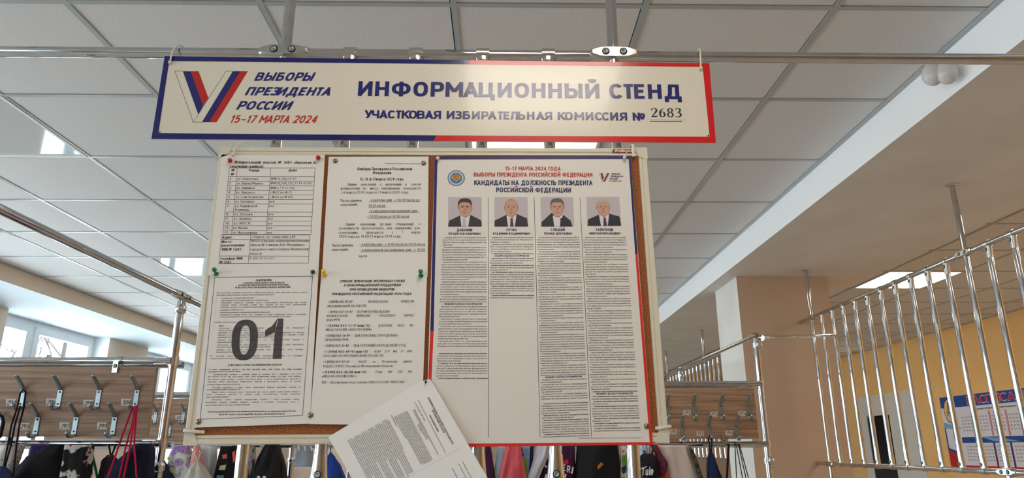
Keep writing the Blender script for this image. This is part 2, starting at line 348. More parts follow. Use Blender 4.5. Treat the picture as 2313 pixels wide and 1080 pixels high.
KERN = {'АТ', 'ТА', 'РА', 'ГА', 'УЧ', 'АС', 'СТ', 'ТК', 'ТЕ', 'ЛЬ', 'ЕЛ', 'ТЬ', 'ТО', 'ТР', 'АЯ', 'ГО', 'ЧА', 'РТ', 'ТЫ', 'АЗ', 'ЕЗ', 'ИЗ', 'ЗИ', 'СС', 'КО', 'АЦ', 'МА', 'НТ', 'ЛУ', 'УЦ', 'УТ', 'ЭД', 'ДУ', 'УА', 'ВА', 'ОВ', 'КА'}
class Ink:
    """prints on a real plane: pixel positions of the photo are met with that plane"""
    def __init__(s, mb, plane, toward, step=.00025):
        s.mb = mb; s.plane = plane; s.n = np.array(toward, float); s.step = step
    def P(s, p, layer=1): return s.plane(p[0], p[1])+s.n*s.step*layer
    def text(s, m, txt, p0, p1, h, w='r', mode='fit', slant=0.0, layer=2, xs=None):
        A, B = s.P(p0, layer), s.P(p1, layer); d = B-A; L = np.linalg.norm(d); d /= L
        up = np.array([0, 0, 1.0]); up = up-d*np.dot(up, d); up /= np.linalg.norm(up)
        if np.dot(np.cross(d, up), s.n) < 0: up = -up
        H = np.linalg.norm(s.plane(p0[0]+h*.7071, p0[1]-h*.7071)-s.plane(*p0))
        adv = [GLY[w, c][2]-(.13 if txt[i:i+2] in KERN else 0) for i, c in enumerate(txt)]; W0 = sum(adv)*H
        gap = 0.0; k = 1.0; x = 0.0
        if mode == 'fit': k = L/W0
        elif mode == 'cap': k = min(L/W0, xs or 1.0)
        elif mode == 'just':
            k = min(xs or 1.0, .97*L/W0); ns = txt.count(' ') or 1; gap = (L-W0*k)/ns
            if gap < -GLY[w, ' '][2]*H*.5: k = L/W0; gap = 0
        elif mode == 'center': k = xs or min(1.0, L/W0); x = (L-W0*k)/2
        else: k = xs or 1.0
        Vs = []; Ts = []; n = 0
        for c, a in zip(txt, adv):
            v, t, _ = GLY[w, c]
            if len(v):
                q = A+np.outer((v[:, 0]+slant*v[:, 1])*H*k+x, d)+np.outer(v[:, 1]*H, up)+np.outer(v[:, 2], s.n)
                Vs.append(q); Ts.append(t+n); n += len(v)
            x += a*H*k+(gap if c == ' ' else 0)
        if Vs: s.mb.tris(np.concatenate(Vs), np.concatenate(Ts), m)
    def poly(s, m, pts, layer=1): s.mb.add([s.P(p, layer) for p in pts], [tuple(range(len(pts)))], m)
    def line(s, m, p0, p1, wpx=.8, layer=1):
        p0, p1 = np.array(p0, float), np.array(p1, float); d = p1-p0; d /= np.linalg.norm(d); n = np.array([-d[1], d[0]])*wpx/2
        s.poly(m, [p0+n, p1+n, p1-n, p0-n], layer)
    def frame(s, m, q, wpx=.8, layer=1):
        for i in range(4): s.line(m, q[i], q[(i+1) % 4], wpx, layer)
    def disc(s, m, c, rx, ry, layer=1, n=28): s.poly(m, [(c[0]+rx*math.cos(2*math.pi*k/n), c[1]-ry*math.sin(2*math.pi*k/n)) for k in range(n)], layer)
def lerp(a, b, t): return (a[0]+(b[0]-a[0])*t, a[1]+(b[1]-a[1])*t)
def quad_uv(q, u, v):
    """q = TL, TR, BR, BL in photo pixels; u across, v down"""
    return lerp(lerp(q[0], q[1], u), lerp(q[3], q[2], u), v)
def sheet(mb, q, plane, toward, m, th=.0006):
    f = [plane(*p) for p in q]; n = np.array(toward, float)*th; b = [p-n for p in f]
    mb.add(f+b, [(3, 2, 1, 0), (4, 5, 6, 7), (0, 1, 5, 4), (1, 2, 6, 5), (2, 3, 7, 6), (3, 0, 4, 7)], m)

# ------------------------------------------------------------------ materials
CHROME = noisy('chrome', (205, 205, 207), (188, 188, 191), (25, 25, 25), .06, 2, .3, .9, metal=1.0)
STEEL = mat('zinc_steel', (158, 168, 170), .36, .9)
CLAMP = mat('clamp_chrome', (205, 203, 198), .2, 1.0)
DARK = mat('dark_recess', (28, 27, 27), .6)
WHITE = mat('white_paint', (232, 232, 230), .55)
TILE = noisy('ceiling_tile', (226, 224, 222), (211, 209, 207), (130, 130, 130), .9, 5, .3, .75, .15)
TBAR = mat('grid_bar', (172, 175, 176), .3)
BEIGE = noisy('beige_wall_paint', (246, 228, 208), (240, 222, 202), (2, 2, 2), .75)
PLASTER = noisy('soffit_paint', (226, 222, 216), (218, 213, 207), (3, 3, 3), .7)
TAN = noisy('tan_wall_paint', (208, 180, 156), (202, 174, 150), (2, 2, 2), .75)
ORANGE = noisy('orange_wall_paint', (250, 200, 130), (246, 194, 124), (2, 2, 2), .75)
FLOOR = noisy('floor_vinyl', (192, 184, 174), (180, 172, 162), (4, 4, 4), .4)
PVC = mat('window_plastic', (238, 240, 242), .35)
PAPER = mat('paper', (236, 231, 226), .7)
INK = mat('black_ink', (38, 35, 36), .6)
INKG = mat('dark_grey_ink', (62, 58, 60), .6)
NAVY = mat('navy_print', (30, 32, 120), .35)
NAVYT = mat('navy_letter_print', (28, 30, 84), .5)
REDP = mat('red_print', (214, 32, 34), .35)
REDT = mat('red_letter_print', (190, 52, 34), .5)

# ------------------------------------------------------------------ the room
mb = MB(); mb.box((-4.7, -4.6, -.1), (5.4, 14.1, 0), FLOOR); struct('floor', mb)
X0G, Y0G = -1.349, 1.865
LIT_CELLS = {(2, 1): 1, (2, -3): 1, (2, -7): 1, (2, 5): 1, (2, 9): 1, (-2, 1): 0, (-2, 5): 0, (-2, -3): 0, (-2, 9): 0}
def tiled(name, xa, xb, ya, yb, x0, y0, skip, label_parent=None):
    t = MB(); g = MB(); slab = MB()
    i0, i1 = math.floor((xa-x0)/.6), math.ceil((xb-x0)/.6); j0, j1 = math.floor((ya-y0)/.6), math.ceil((yb-y0)/.6)
    for i in range(i0, i1):
        for j in range(j0, j1):
            if (i, j) in skip: continue
            ax, bx_ = max(x0+.6*i+.0095, xa), min(x0+.6*(i+1)-.0135, xb); ay, by = max(y0+.6*j+.0095, ya), min(y0+.6*(j+1)-.0125, yb)
            if bx_-ax > .02 and by-ay > .02: t.box((ax, ay, CEIL+.002), (bx_, by, CEIL+.014), TILE)
    t.box((xa, ya, CEIL+.07), (xb, yb, CEIL+.09), DARK)
    ce = struct(name, t)
    for i in range(i0+1, i1): g.box((x0+.6*i-.0095, ya, CEIL-.001), (x0+.6*i+.0095, yb, CEIL+.03), TBAR)
    for j in range(j0+1, j1): g.box((xa, y0+.6*j-.0095, CEIL-.0008), (xb, y0+.6*j+.0095, CEIL+.028), TBAR)
    g.box((xa, ya, CEIL-.004), (xa+.02, yb, CEIL), TBAR); g.box((xb-.02, ya, CEIL-.004), (xb, yb, CEIL), TBAR)
    o = g.build('ceiling_grid', ce); o['kind'] = 'structure'
tiled('ceiling', -3.7, 1.55, -4.5, 13.9, X0G, Y0G, LIT_CELLS)
RX0, RY0 = 3.045, 5.235
tiled('ceiling', 2.62, 5.2, -4.5, 13.9, RX0, RY0, {(0, 0), (0, -4), (0, -8), (0, 4), (2, -4), (2, -8)})

mb = MB(); mb.box((1.55, -4.5, SOFF), (2.62, 13.9, CEIL+.1), PLASTER, {'-x': mat('beam_lit_face', (248, 248, 248), .6)}); struct('beam', mb)  # left face whitened: window light on it is put into the colour
mb = MB(); mb.box((1.66, 4.74, 0), (2.305, 5.24, SOFF-.001), TAN, {'-x': PLASTER}); struct('pillar', mb)  # window side gets a paler colour that stands for daylight on it
mb = MB(); mb.box((-4.6, -4.5, 2.70), (-3.7, 13.9, CEIL+.1), mat('recess_paint', (198, 208, 214), .6), {'+x': BEIGE}); struct('trim_1', mb)
# left window wall: parapet, piers; windows
mb = MB(); mb.box((-4.7, -4.5, 0), (-4.38, 13.9, .9), BEIGE)
ys = [-4.5]+[y for o in OPENINGS for y in o]+[13.9]
for k in range(0, len(ys), 2):
    if ys[k+1]-ys[k] > .01: mb.box((-4.7, ys[k], .9), (-4.38, ys[k+1], 2.70), BEIGE, {'-y': WHITE, '+y': WHITE})
mb.box((-4.9, -4.5, 2.70), (-4.6, 13.9, 3.0), WHITE)
struct('wall_left', mb)
GLASS = bpy.data.materials.new('window_glass'); GLASS.use_nodes = True
_n = GLASS.node_tree.nodes; _n.remove(_n['Principled BSDF']); _mx = _n.new('ShaderNodeMixShader'); _tr = _n.new('ShaderNodeBsdfTransparent'); _gl = _n.new('ShaderNodeBsdfGlossy')
_mx.inputs[0].default_value = .06; _gl.inputs['Roughness'].default_value = .02; _tr.inputs['Color'].default_value = (.93, .96, .97, 1)
GLASS.node_tree.links.new(_tr.outputs[0], _mx.inputs[1]); GLASS.node_tree.links.new(_gl.outputs[0], _mx.inputs[2]); GLASS.node_tree.links.new(_mx.outputs[0], _n['Material Output'].inputs['Surface'])
for n, (y0, y1) in enumerate(OPENINGS, 1):
    def fr(mb, ya, yb, za, zb, w, x0, x1):
        mb.box((x0, ya, za), (x1, ya+w, zb), PVC); mb.box((x0, yb-w, za), (x1, yb, zb), PVC)
        mb.box((x0, ya+w, za), (x1, yb-w, za+w), PVC); mb.box((x0, ya+w, zb-w), (x1, yb-w, zb), PVC)
    ym = y0+.62
    mb = MB(); fr(mb, y0, y1, .9, 2.70, .05, -4.61, -4.55); mb.box((-4.61, ym-.03, .95), (-4.55, ym+.03, 2.65), PVC)
    w = struct('window_%d' % n, mb)
    for ya, yb in ((y0+.05, ym-.03), (ym+.03, y1-.05)):
        s = MB(); fr(s, ya+.003, yb-.003, .953, 2.647, .065, -4.59, -4.535); sa = s.build('sash', w); sa['kind'] = 'structure'
        g = MB(); g.box((-4.572, ya+.06, 1.01), (-4.566, yb-.06, 2.59), GLASS); gg = g.build('window_pane', sa); gg['kind'] = 'structure'
    v = MB(); v.lathe([(0, .012), (.02, .011), (.035, .006), (.038, 0)], (-4.536, (ym+y1)/2, 2.615), (1, 0, 0), WHITE); vv = v.build('vent_cap', w); vv['kind'] = 'structure'
    sb = MB(); sb.box((-4.55, y0, .88), (-4.25, y1, .915), PVC); o = sb.build('window_sill', w); o['kind'] = 'structure'
mb = MB(); mb.box((-4.7, 13.9, 0), (5.4, 14.1, 3.0), TAN); struct('wall_back', mb)
mb = MB(); mb.box((-4.7, -4.7, 0), (5.4, -4.5, 3.0), TAN); struct('wall_front', mb)
# right wall with a doorway
DY0, DY1, DZ = 9.48, 10.02, 1.915
mb = MB(); mb.box((5.2, -4.5, 0), (5.4, 8.82, 3.0), ORANGE); mb.box((5.2, 10.25, 0), (5.4, 13.9, 3.0), ORANGE); mb.box((5.2, 8.82, 2.2), (5.4, 10.25, 3.0), ORANGE)
struct('wall_right', mb)
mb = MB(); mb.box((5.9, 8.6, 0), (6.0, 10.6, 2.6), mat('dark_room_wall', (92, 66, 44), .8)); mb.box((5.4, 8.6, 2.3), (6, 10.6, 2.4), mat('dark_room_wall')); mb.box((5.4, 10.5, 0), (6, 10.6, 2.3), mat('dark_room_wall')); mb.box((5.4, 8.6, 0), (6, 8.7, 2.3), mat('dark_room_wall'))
struct('wall_closet', mb)
DOORW = mat('door_paint', (226, 218, 206), .5)
mb = MB(); mb.box((5.18, DY1+.03, 0), (5.3, 10.25, 2.2), DOORW); mb.box((5.18, 8.82, DZ+.02), (5.3, DY1+.03, 2.2), DOORW); mb.box((5.18, 8.82, 0), (5.3, 8.9, DZ+.02), DOORW)
d1 = struct('door_1', mb)
mb = MB(); mb.box((5.19, 8.9, 0), (5.23, DY0, DZ+.02), DOORW); o = mb.build('door_leaf', d1); o['kind'] = 'structure'
mb = MB(); mb.obox((5.44, DY1+.005, DZ/2), (.27, .04, 0), (-.003, .02, 0), (0, 0, DZ/2-.005), DARK); o = mb.build('door_leaf', d1); o['kind'] = 'structure'

# ceiling lamps
LAMP = mat('lamp_strip', (255, 250, 235), .5, emit=((255, 246, 232), LAMP_STRENGTH))
LAMPD = mat('lamp_between', (255, 248, 230), .5, emit=((255, 240, 215), LAMP_STRENGTH*.55))
LAMPOFF = mat('unlit_diffuser', (206, 214, 218), .06, spec=1.0, coat=1.0)
def ceiling_light(x, y, lit, label):
    t = thing('ceiling_light', label, 'ceiling light', (x, y, CEIL-.002), 'square ceiling lights')
    f = MB(); a = .296; w = .014
    for (xa, ya, xb, yb) in ((-a, -a, a, -a+w), (-a, a-w, a, a), (-a, -a+w, -a+w, a-w), (a-w, -a+w, a, a-w)): f.box((x+xa, y+ya, CEIL-.003), (x+xb, y+yb, CEIL+.05), WHITE)
    f.box((x-a, y-a, CEIL+.05), (x+a, y+a, CEIL+.06), WHITE); f.build('frame', t)
    d = MB(); b = a-w
    if lit:
        n = 9; ws = [1.6 if k % 2 else .5 for k in range(n)]; tot = sum(ws); c = -b
        for k in range(n):
            e = c+2*b*ws[k]/tot; d.box((x-b, y+c, CEIL+.004), (x+b, y+e, CEIL+.01), LAMP if k % 2 else LAMPD); c = e
    else: d.box((x-b, y-b, CEIL+.002), (x+b, y+b, CEIL+.008), LAMPOFF)
    d.build('diffuser', t)
def cellc(i, j): return X0G+.6*i+.3, Y0G+.6*j+.3
ceiling_light(*cellc(2, 1), 1, 'lit square ceiling lamp glowing just behind the top of the notice board')
ceiling_light(*cellc(2, -3), 1, 'lit square ceiling lamp above the camera in front of the sign')
ceiling_light(*cellc(2, -7), 1, 'lit square ceiling lamp far behind the camera')
ceiling_light(*cellc(2, 5), 1, 'lit square ceiling lamp hidden behind the cork board')
ceiling_light(*cellc(2, 9), 1, 'farthest lit square ceiling lamp beyond the cork board')
ceiling_light(*cellc(-2, 1), 0, 'unlit glossy ceiling lamp left of the sign, mirroring a window')
ceiling_light(*cellc(-2, 5), 0, 'unlit glossy ceiling lamp at the left edge of the cork board, mirroring windows')
ceiling_light(*cellc(-2, -3), 0, 'unlit glossy ceiling lamp above the camera near the windows')
ceiling_light(*cellc(-2, 9), 0, 'unlit glossy ceiling lamp far beyond the coat racks')
for k, lb in ((0, 'lit square ceiling lamp with bright strips above the right tube fence'), (-4, 'lit square ceiling lamp right of the beam beside the camera'), (-8, 'lit square ceiling lamp right of the beam behind the camera'), (4, 'lit square ceiling lamp deep in the right room past the door')):
    ceiling_light(RX0+.3, RY0+.6*k+.3, 1, lb)
ceiling_light(RX0+1.5, RY0-2.1, 1, 'lit square ceiling lamp by the orange wall beside the camera'); ceiling_light(RX0+1.5, RY0-4.5, 1, 'lit square ceiling lamp by the orange wall behind the camera')  # both lamps are added out of view to brighten the right room

# ------------------------------------------------------------------ chrome tube grilles and fences
TR = .0125
def screw(parent, p, axis, r=.0065):
    m = MB(); m.lathe([(r*1.35, 0), (r*1.35, .0012), (r, .0012)], p, axis, DARK, 16); m.lathe([(r, 0), (r, .003), (r*.55, .0032), (r*.5, .0018), (0, .0018)], p, axis, STEEL, 14)
    return m.build('screw', parent)
def cross_clamp(parent, c, u, front, hl=.055):
    """long bolted shell over a tube crossing; u along the rail, front towards the viewer"""
    c, u, f = np.array(c, float), np.array(u, float), np.array(front, float); m = MB()
    prof = [(-1, .013), (-.93, .015), (-.6, .0175), (-.2, .0185), (.2, .0185), (.6, .0175), (.93, .015), (1, .013)]
    m.tube([c+u*hl*t for t, r in prof], [r for t, r in prof], CLAMP, 16)
    up = np.cross(u, f); pts = [(-1, .35), (-.62, .95), (0, 1.05), (.62, .95), (1, .35), (1, -.35), (.62, -.95), (0, -1.05), (-.62, -.95), (-1, -.35)]
    ring = lambda k, d: [c+u*hl*a*k+up*.0125*b*k+f*d for a, b in pts]
    V = ring(1, .004)+ring(1, .015)+ring(.9, .0186); n = len(pts)
    m.add(V, [(j*n+i, j*n+(i+1) % n, (j+1)*n+(i+1) % n, (j+1)*n+i) for j in range(2) for i in range(n)]+[tuple(range(2*n, 3*n))], CLAMP)
    o = m.build('clamp', parent)
    for s in (-1, 1): screw(o, c+u*s*hl*.36+f*.0186, f)
    return o
def bar(parent, x, y, z0, z1, along, front, r=TR):
    """upright with a flattened, flared and bolted clip at either end"""
    f = np.array(front, float); a = np.array(along, float)
    m = MB(); m.tube([(x, y, z0+.03), (x, y, z1-.03)], r, CHROME, 14); o = m.build('bar', parent)
    for zr, d in ((z0, 1), (z1, -1)):
        c = MB(); n = 8; P = []; V = []
        for k in range(n+1):
            t = k/n; z = zr+d*(.062*(1-t)); wdt = .0135+.006*(t**1.3); dep = .0135-.001*t
            ring = [np.array([x, y, z])+a*wdt*math.cos(q)+f*dep*math.sin(q) for q in [2*math.pi*i/14 for i in range(14)]]; V += ring
        c.add(V, [(k*14+i, k*14+(i+1) % 14, (k+1)*14+(i+1) % 14, (k+1)*14+i) for k in range(n) for i in range(14)], CLAMP, True)
        c.tube([np.array([x, y, zr])-a*.0145, np.array([x, y, zr])+a*.0145], .0152, CLAMP, 14)
        e = c.build('end_clip', o); screw(e, np.array([x, y, zr+d*.026])+f*.0128, f, .0055)
    return o
YG = 1.39; ZT, ZB = 2.357, 1.428
GX = [-.489, -.342, -.193, -.042, .106, .255]
g = thing('tube_grille', 'chrome tube grille with long top pipe carrying the sign and cork board', 'tube rack', (GX[0], YG, 0))
m = MB(); m.tube([(-2.6, YG, ZT), (2.05, YG, ZT-.003)], TR, CHROME, 18); m.build('top_rail', g)
m = MB(); m.tube([(GX[0], YG, ZB), (GX[5], YG, ZB)], TR, CHROME, 14); m.build('bottom_rail', g)
for x in (GX[0], GX[5]):
    m = MB(); m.tube([(x, YG, 0), (x, YG, CEIL)], TR, CHROME, 18); m.build('post', g)
    cross_clamp(g, (x, YG, ZT), (1, 0, 0), (0, -1, 0)); cross_clamp(g, (x, YG, ZB), (1, 0, 0), (0, -1, 0))
for x in GX[1:5]: bar(g, x, YG, ZB, ZT, (1, 0, 0), (0, -1, 0))
for x in (GX[0], GX[5]):
    m = MB(); m.lathe([(.03, 0), (.028, .004), (.0135, .006)], (x, YG, CEIL-.002), (0, 0, -1), CLAMP); m.build('ceiling_flange', g)

def fence(label, X, posts, nbar, ya, yb, ztop=2.333, zbot=1.404):
    t = thing('tube_fence', label, 'tube fence', (X, posts[0], 0), 'chrome tube fences under the beam')
    for z in (ztop, zbot):
        m = MB(); m.tube([(X, ya, z), (X, yb, z)], TR, CHROME, 14); m.build('rail', t)
    for y in posts:
        m = MB(); m.tube([(X, y, 0), (X, y, SOFF)], TR, CHROME, 14); m.lathe([(.024, 0), (.022, .004), (.0135, .006)], (X, y, SOFF-.002), (0, 0, -1), CLAMP); m.build('post', t)
        for z in (ztop, zbot): cross_clamp(t, (X, y, z), (0, 1, 0), (-1, 0, 0))
    for a, b in zip(posts[:-1], posts[1:]):
        for k in range(1, nbar+1): bar(t, X, a+(b-a)*k/(nbar+1), zbot, ztop, (0, 1, 0), (-1, 0, 0))
    return t
FX = 2.075
fence('chrome tube fence of upright bars on the right, ending at the brown pillar', FX, [1.345, 2.955, 4.555], 10, 1.2, 4.745)
fence('far chrome tube fence of short looking bars seen beyond the brown pillar', FX-.02, [5.43, 7.03, 8.64], 10, 5.25, 8.9)

# ------------------------------------------------------------------ coat racks with numbered hook boards
WOOD = noisy('walnut_laminate', (178, 144, 118), (132, 100, 78), (3, 60, 95), .5, 8, .36, .68, .05)
EDGE = mat('board_edge', (176, 150, 122), .6)
LABEL = mat('number_paper', (226, 216, 208), .7)
ZR1, ZR0 = 1.787, 1.518
def hook_proto():
    m = MB(); w = .0075
    def strip(pts, ww, th=.0022):
        V = []; Fs = []
        for (y, z, q) in pts: V += [(-ww*q, y, z), (ww*q, y, z), (ww*q, y+th, z+th*.6), (-ww*q, y+th, z+th*.6)]
        for i in range(len(pts)-1):
            for k in range(4): Fs.append((i*4+k, i*4+(k+1) % 4, i*4+4+(k+1) % 4, i*4+4+k))
        Fs += [(3, 2, 1, 0), tuple(len(V)-4+k for k in range(4))]; m.add(V, Fs, STEEL)
    strip([(-.003, -.028, 1), (-.003, .028, 1)], w)
    # arm rolled into a half tube, reaching up and out
    P = [np.array([0, -.004, .028]), np.array([0, -.012, .04]), np.array([0, -.05, .068])]
    m.tube(P, [.0066, .007, .007], STEEL, 12, sy=.62)
    m.sphere(P[2], .007, STEEL, 10, (1, .7, .5))
    # lower catch
    Q = smooth_path([(0, -.004, -.028), (0, -.012, -.036), (0, -.028, -.036), (0, -.036, -.026)], 4)
    m.tube([np.array(q) for q in Q], [.007]*4+[.006]*4+[.0055]*(len(Q)-8), STEEL, 10, sy=.5)
    m.sphere((0, -.037, -.024), .0075, STEEL, 10)
    for z in (.02, -.018): m.lathe([(.0028, 0), (.0026, .001), (0, .0014)], (0, -.0042, z), (0, -1, 0), DARK, 8)
    return m
_hk = None
def add_hook(board, p):
    global _hk
    if _hk is None:
        h = hook_proto().build('hook', None, (0, 0, 0)); _hk = h
    else:
        h = _hk.copy(); COL.objects.link(h)
    h.parent = board; h.location = tuple(np.array(p)-ORG[board]); return h
def number_label(board, yb, c, txt, wpx, hpx, plane_y):
    m = MB(); pl = lambda a, b: at(a, b, Y=plane_y); x, y = c
    q = [(x-wpx/2, y-hpx/2), (x+wpx/2, y-hpx/2+.4), (x+wpx/2-.4, y+hpx/2+.4), (x-wpx/2-.4, y+hpx/2)]
    sheet(m, q, pl, (0, -1, 0), LABEL); k = Ink(m, pl, (0, -1, 0), .0004)
    k.text(INK, txt, (x-wpx*.44, y+hpx*.37), (x+wpx*.46, y+hpx*.39), hpx*.76, 'T')
    return m.build('number_label', board)
def rack(label, xl, xr, Y, hooks, labels, bx, lab_px, clips, group='coat racks of chrome tube'):
    t = thing('coat_rack', label, 'coat rack', ((xl+xr)/2, Y, 0), group)
    for z in (ZR1, ZR0):
        for dy in (-.012, .075):
            m = MB(); m.tube([(xl, Y+dy, z-(.004 if dy > 0 else 0)), (xr, Y+dy, z-(.004 if dy > 0 else 0))], .0122, CHROME, 14); m.build('rail', t)
    for x in (xl, xr):
        m = MB(); m.tube([(x, Y, 0), (x, Y, 2.0)], .0142, CHROME, 18); m.build('post', t)
        for z in (1.965, 1.445):
            m = MB(); m.sphere((x+.006, Y-.012, z), .0185, CLAMP, 14, (1, 1, 1)); m.tube([(x, Y, z-.012), (x, Y, z+.012)], .0185, CLAMP, 14); m.build('ball_joint', t)
        s = -1 if x == xr else 1
        for z in (ZR1, ZR0):
            m = MB(); m.tube([(x, Y, z-.016), (x, Y, z+.016)], .0172, CLAMP, 16); m.obox((x+s*.035, Y-.014, z), (.022, 0, 0), (0, .006, 0), (0, 0, .012), CLAMP); o = m.build('clamp', t); screw(o, (x+s*.04, Y-.02, z), (0, -1, 0), .0052)
    m = MB(); yb = Y-.032
    m.box((bx[0], yb, ZR0+.022), (bx[1], yb+.016, ZR1-.024), WOOD, {'+x': EDGE, '-x': EDGE})
    b = m.build('hook_board', t)
    for p in hooks:
        q = at(p[0], p[1], Y=yb); add_hook(b, q)
    for c, txt in labels: number_label(b, yb, c, txt, *lab_px, yb-.0008)
    for px, top in clips:
        z = ZR1 if top else ZR0; x = at(px, 820 if top else 1000, Y=Y)[0]; d = -1 if top else 1
        m = MB(); m.tube([(x-.009, Y-.012, z), (x+.009, Y-.012, z)], .0158, CLAMP, 14); m.obox((x, yb-.003, z+d*.022), (.0085, 0, 0), (0, .003, 0), (0, 0, .02), CLAMP); o = m.build('board_clip', t); screw(o, (x, yb-.006, z+d*.02), (0, -1, 0), .005)
    return t
rack('left coat rack with walnut board of hooks numbered 294 to 300', -2.5, -1.113, 2.4,
     [(50, 900), (134, 900), (222, 900), (308, 900), (-3, 962), (83, 962), (170, 962), (257, 962)],
     [((25, 909), '294'), ((115.5, 908), '296'), ((200, 911), '298'), ((285, 909), '300'), ((55.5, 963), '295'), ((146, 962), '297'), ((231, 962), '299')],
     (-2.42, -1.152), (22.5, 15.5), [(275, True)])
rack('coat rack with hook 342 seen between the left post and the cork board', -2.5, -1.113, 3.9,
     [(414, 943), (351, 943), (383, 973)], [((403, 943), '342'), ((349.5, 943), '340')], (-2.42, -1.16), (13, 10), [(424, False)])
rack('farthest left coat rack, its chrome end post behind the cork board', -2.5, -1.113, 5.4, [], [], (-2.42, -1.16), (10, 8), [])
rack('right coat rack with walnut board of hooks numbered 590 to 595', -.1, 1.21, 3.27,
     [(1507, 928), (1567, 928), (1629, 928), (1691, 928), (1540, 975), (1601, 975), (1664, 975)],
     [((1552, 932), '591'), ((1613, 935), '593'), ((1676, 934), '595'), ((1521, 975.5), '590'), ((1582, 979), '592'), ((1647, 978), '594')],
     (-.03, 1.165), (16, 11.5), [(1630, False)])
rack('second right coat rack behind the one with hooks 590 to 595', -.1, 1.21, 4.72, [], [], (-.03, 1.165), (10, 8), [])
for X, y0, y1, lb in ((-1.113, -.2, 7.2, 'long chrome tube running back over the left coat racks'), (1.21, 3.25, 8.5, 'long chrome tube running back over the right coat racks')):
    t = thing('connecting_tube', lb, 'tube', (X, y0, 2.008), 'tubes joining the coat racks')
    m = MB(); m.tube([(X, y0, 2.012), (X, y1, 2.012)], .0115 if X < 0 else .0095, CHROME, 14); m.build('tube', t)
    for y in ((2.4, 3.9, 5.4) if X < 0 else (3.27, 4.72)):
        for s in (-1, 1):
            if y+s*.03 < y0: continue
            m = MB(); m.tube([(X, y+s*.012, 2.012), (X, y+s*.07, 2.012)], [.0165, .0125], CLAMP, 12); o = m.build('clamp', t); screw(o, (X+.015*(-1 if X > 0 else 1), y+s*.03, 2.012), (-1 if X > 0 else 1, 0, 0), .0048)
p1 = at(1884, 757, X=FX-.02)
m = MB(); m.tube([(1.236, 3.266, 2.0), p1], .009, CHROME, 12)
u = np.array(p1)-np.array((1.236, 3.266, 2.0)); u /= np.linalg.norm(u)
for c, s in ((np.array((1.236, 3.266, 2.0)), 1), (np.array(p1), -1)): m.tube([c+u*s*.0, c+u*s*.09], [.0145, .0095], CLAMP, 12)
tag(m.build('brace_tube'), 'thin chrome brace tube from the right rack post to the tube fence', 'tube')

# ------------------------------------------------------------------ the sign
YS = 1.368
pl = lambda a, b: at(a, b, Y=YS)
SIGNW = mat('sign_white', (230, 222, 206), .22, coat=.2); SB = mat('sign_blue', (24, 24, 104), .2, coat=.25); SR = mat('sign_red', (214, 24, 26), .2, coat=.25)
STX = mat('sign_blue_letters', (30, 34, 112), .2, coat=.25); SRT = mat('sign_red_letters', (190, 34, 26), .2, coat=.25)
out = [(372, 127), (1602, 143), (1617, 323), (342, 314)]; inn = [(382.3, 138), (1587, 151.3), (1602.8, 309), (358, 301)]
mb = MB(); sheet(mb, out, pl, (0, -1, 0), SIGNW, .003); k = Ink(mb, pl, (0, -1, 0), .0003)
ts, ti, bi, bs = (1062, 136), (1058.5, 145.3), (985, 305.9), (980, 318.5)
k.poly(SB, [out[0], ts, ti, inn[0]]); k.poly(SB, [out[0], inn[0], inn[3], out[3]]); k.poly(SB, [inn[3], bi, bs, out[3]])
k.poly(SR, [ts, out[1], inn[1], ti]); k.poly(SR, [out[1], out[2], inn[2], inn[1]]); k.poly(SR, [bi, inn[2], out[2], bs])
def vlogo(k, f, A, B, R, Wm, line=.7):
    z = lambda *p: [f(*q) for q in p]
    k.poly(A, z((265, 257), (328, 257), (430, 540), (390, 610))); k.poly(R, z((328, 257), (393, 257), (472, 475), (430, 540)))
    k.poly(A, z((672, 257), (733, 257), (478, 673), (420, 673))); k.poly(R, z((733, 257), (795, 257), (540, 673), (478, 673)))
    k.poly(Wm, z((202, 258), (264, 258), (389, 608), (352, 668))); k.poly(Wm, z((618, 258), (671, 258), (419, 672), (354, 672)))
    for a, b in (((200, 257), (350, 673)), ((200, 257), (265, 257)), ((617, 257), (350, 673)), ((617, 257), (672, 257)), ((350, 673), (420, 673))): k.line(A, f(*a), f(*b), line, 2)
z2 = lambda a, b: (a/3.614+340, b/3.614+90)
vlogo(k, z2, STX, STX, SRT, SIGNW)
for txt, xa, ya, xb, yb, h, m in (('ВЫБОРЫ', 843, 335, 1328, 336, 76, STX), ('ПРЕЗИДЕНТА', 767, 454, 1474, 457, 76, STX), ('РОССИИ', 698, 570, 1146, 573, 77, STX), ('15–17 МАРТА 2024', 640, 677, 1360, 680, 68, SRT)):
    k.text(m, txt, z2(xa, ya), z2(xb, yb), h/3.614, 'B' if m is STX else 'R', slant=.32)
k.text(STX, 'ИНФОРМАЦИОННЫЙ СТЕНД', (808, 216.8), (1546, 224.5), 36, 'B')
k.text(STX, 'УЧАСТКОВАЯ ИЗБИРАТЕЛЬНАЯ КОМИССИЯ №', (823, 267.3), (1461, 273), 19.6, 'B')
k.line(STX, (1468, 274), (1540, 274.6), 1.8)
sign = mb.build('hanging_sign'); tag(sign, 'long white information sign with blue and red border hanging from the pipe', 'sign')
mb = MB(); pl2 = lambda a, b: at(a, b, Y=YS-.0009)
sheet(mb, [(1463, 238), (1547, 239), (1548, 271), (1463, 270)], pl2, (0, -1, 0), SIGNW, .0003)
k = Ink(mb, pl2, (0, -1, 0), .0003)
for i, ch in enumerate('2683'): k.text(INK, ch, (1470.5+i*18.1, 264.6+i*.15), (1487.8+i*18.1, 264.8+i*.15), 21, 'T')
mb.build('number_sticker', sign)['label'] = 'taped paper strip with bold number 2683'
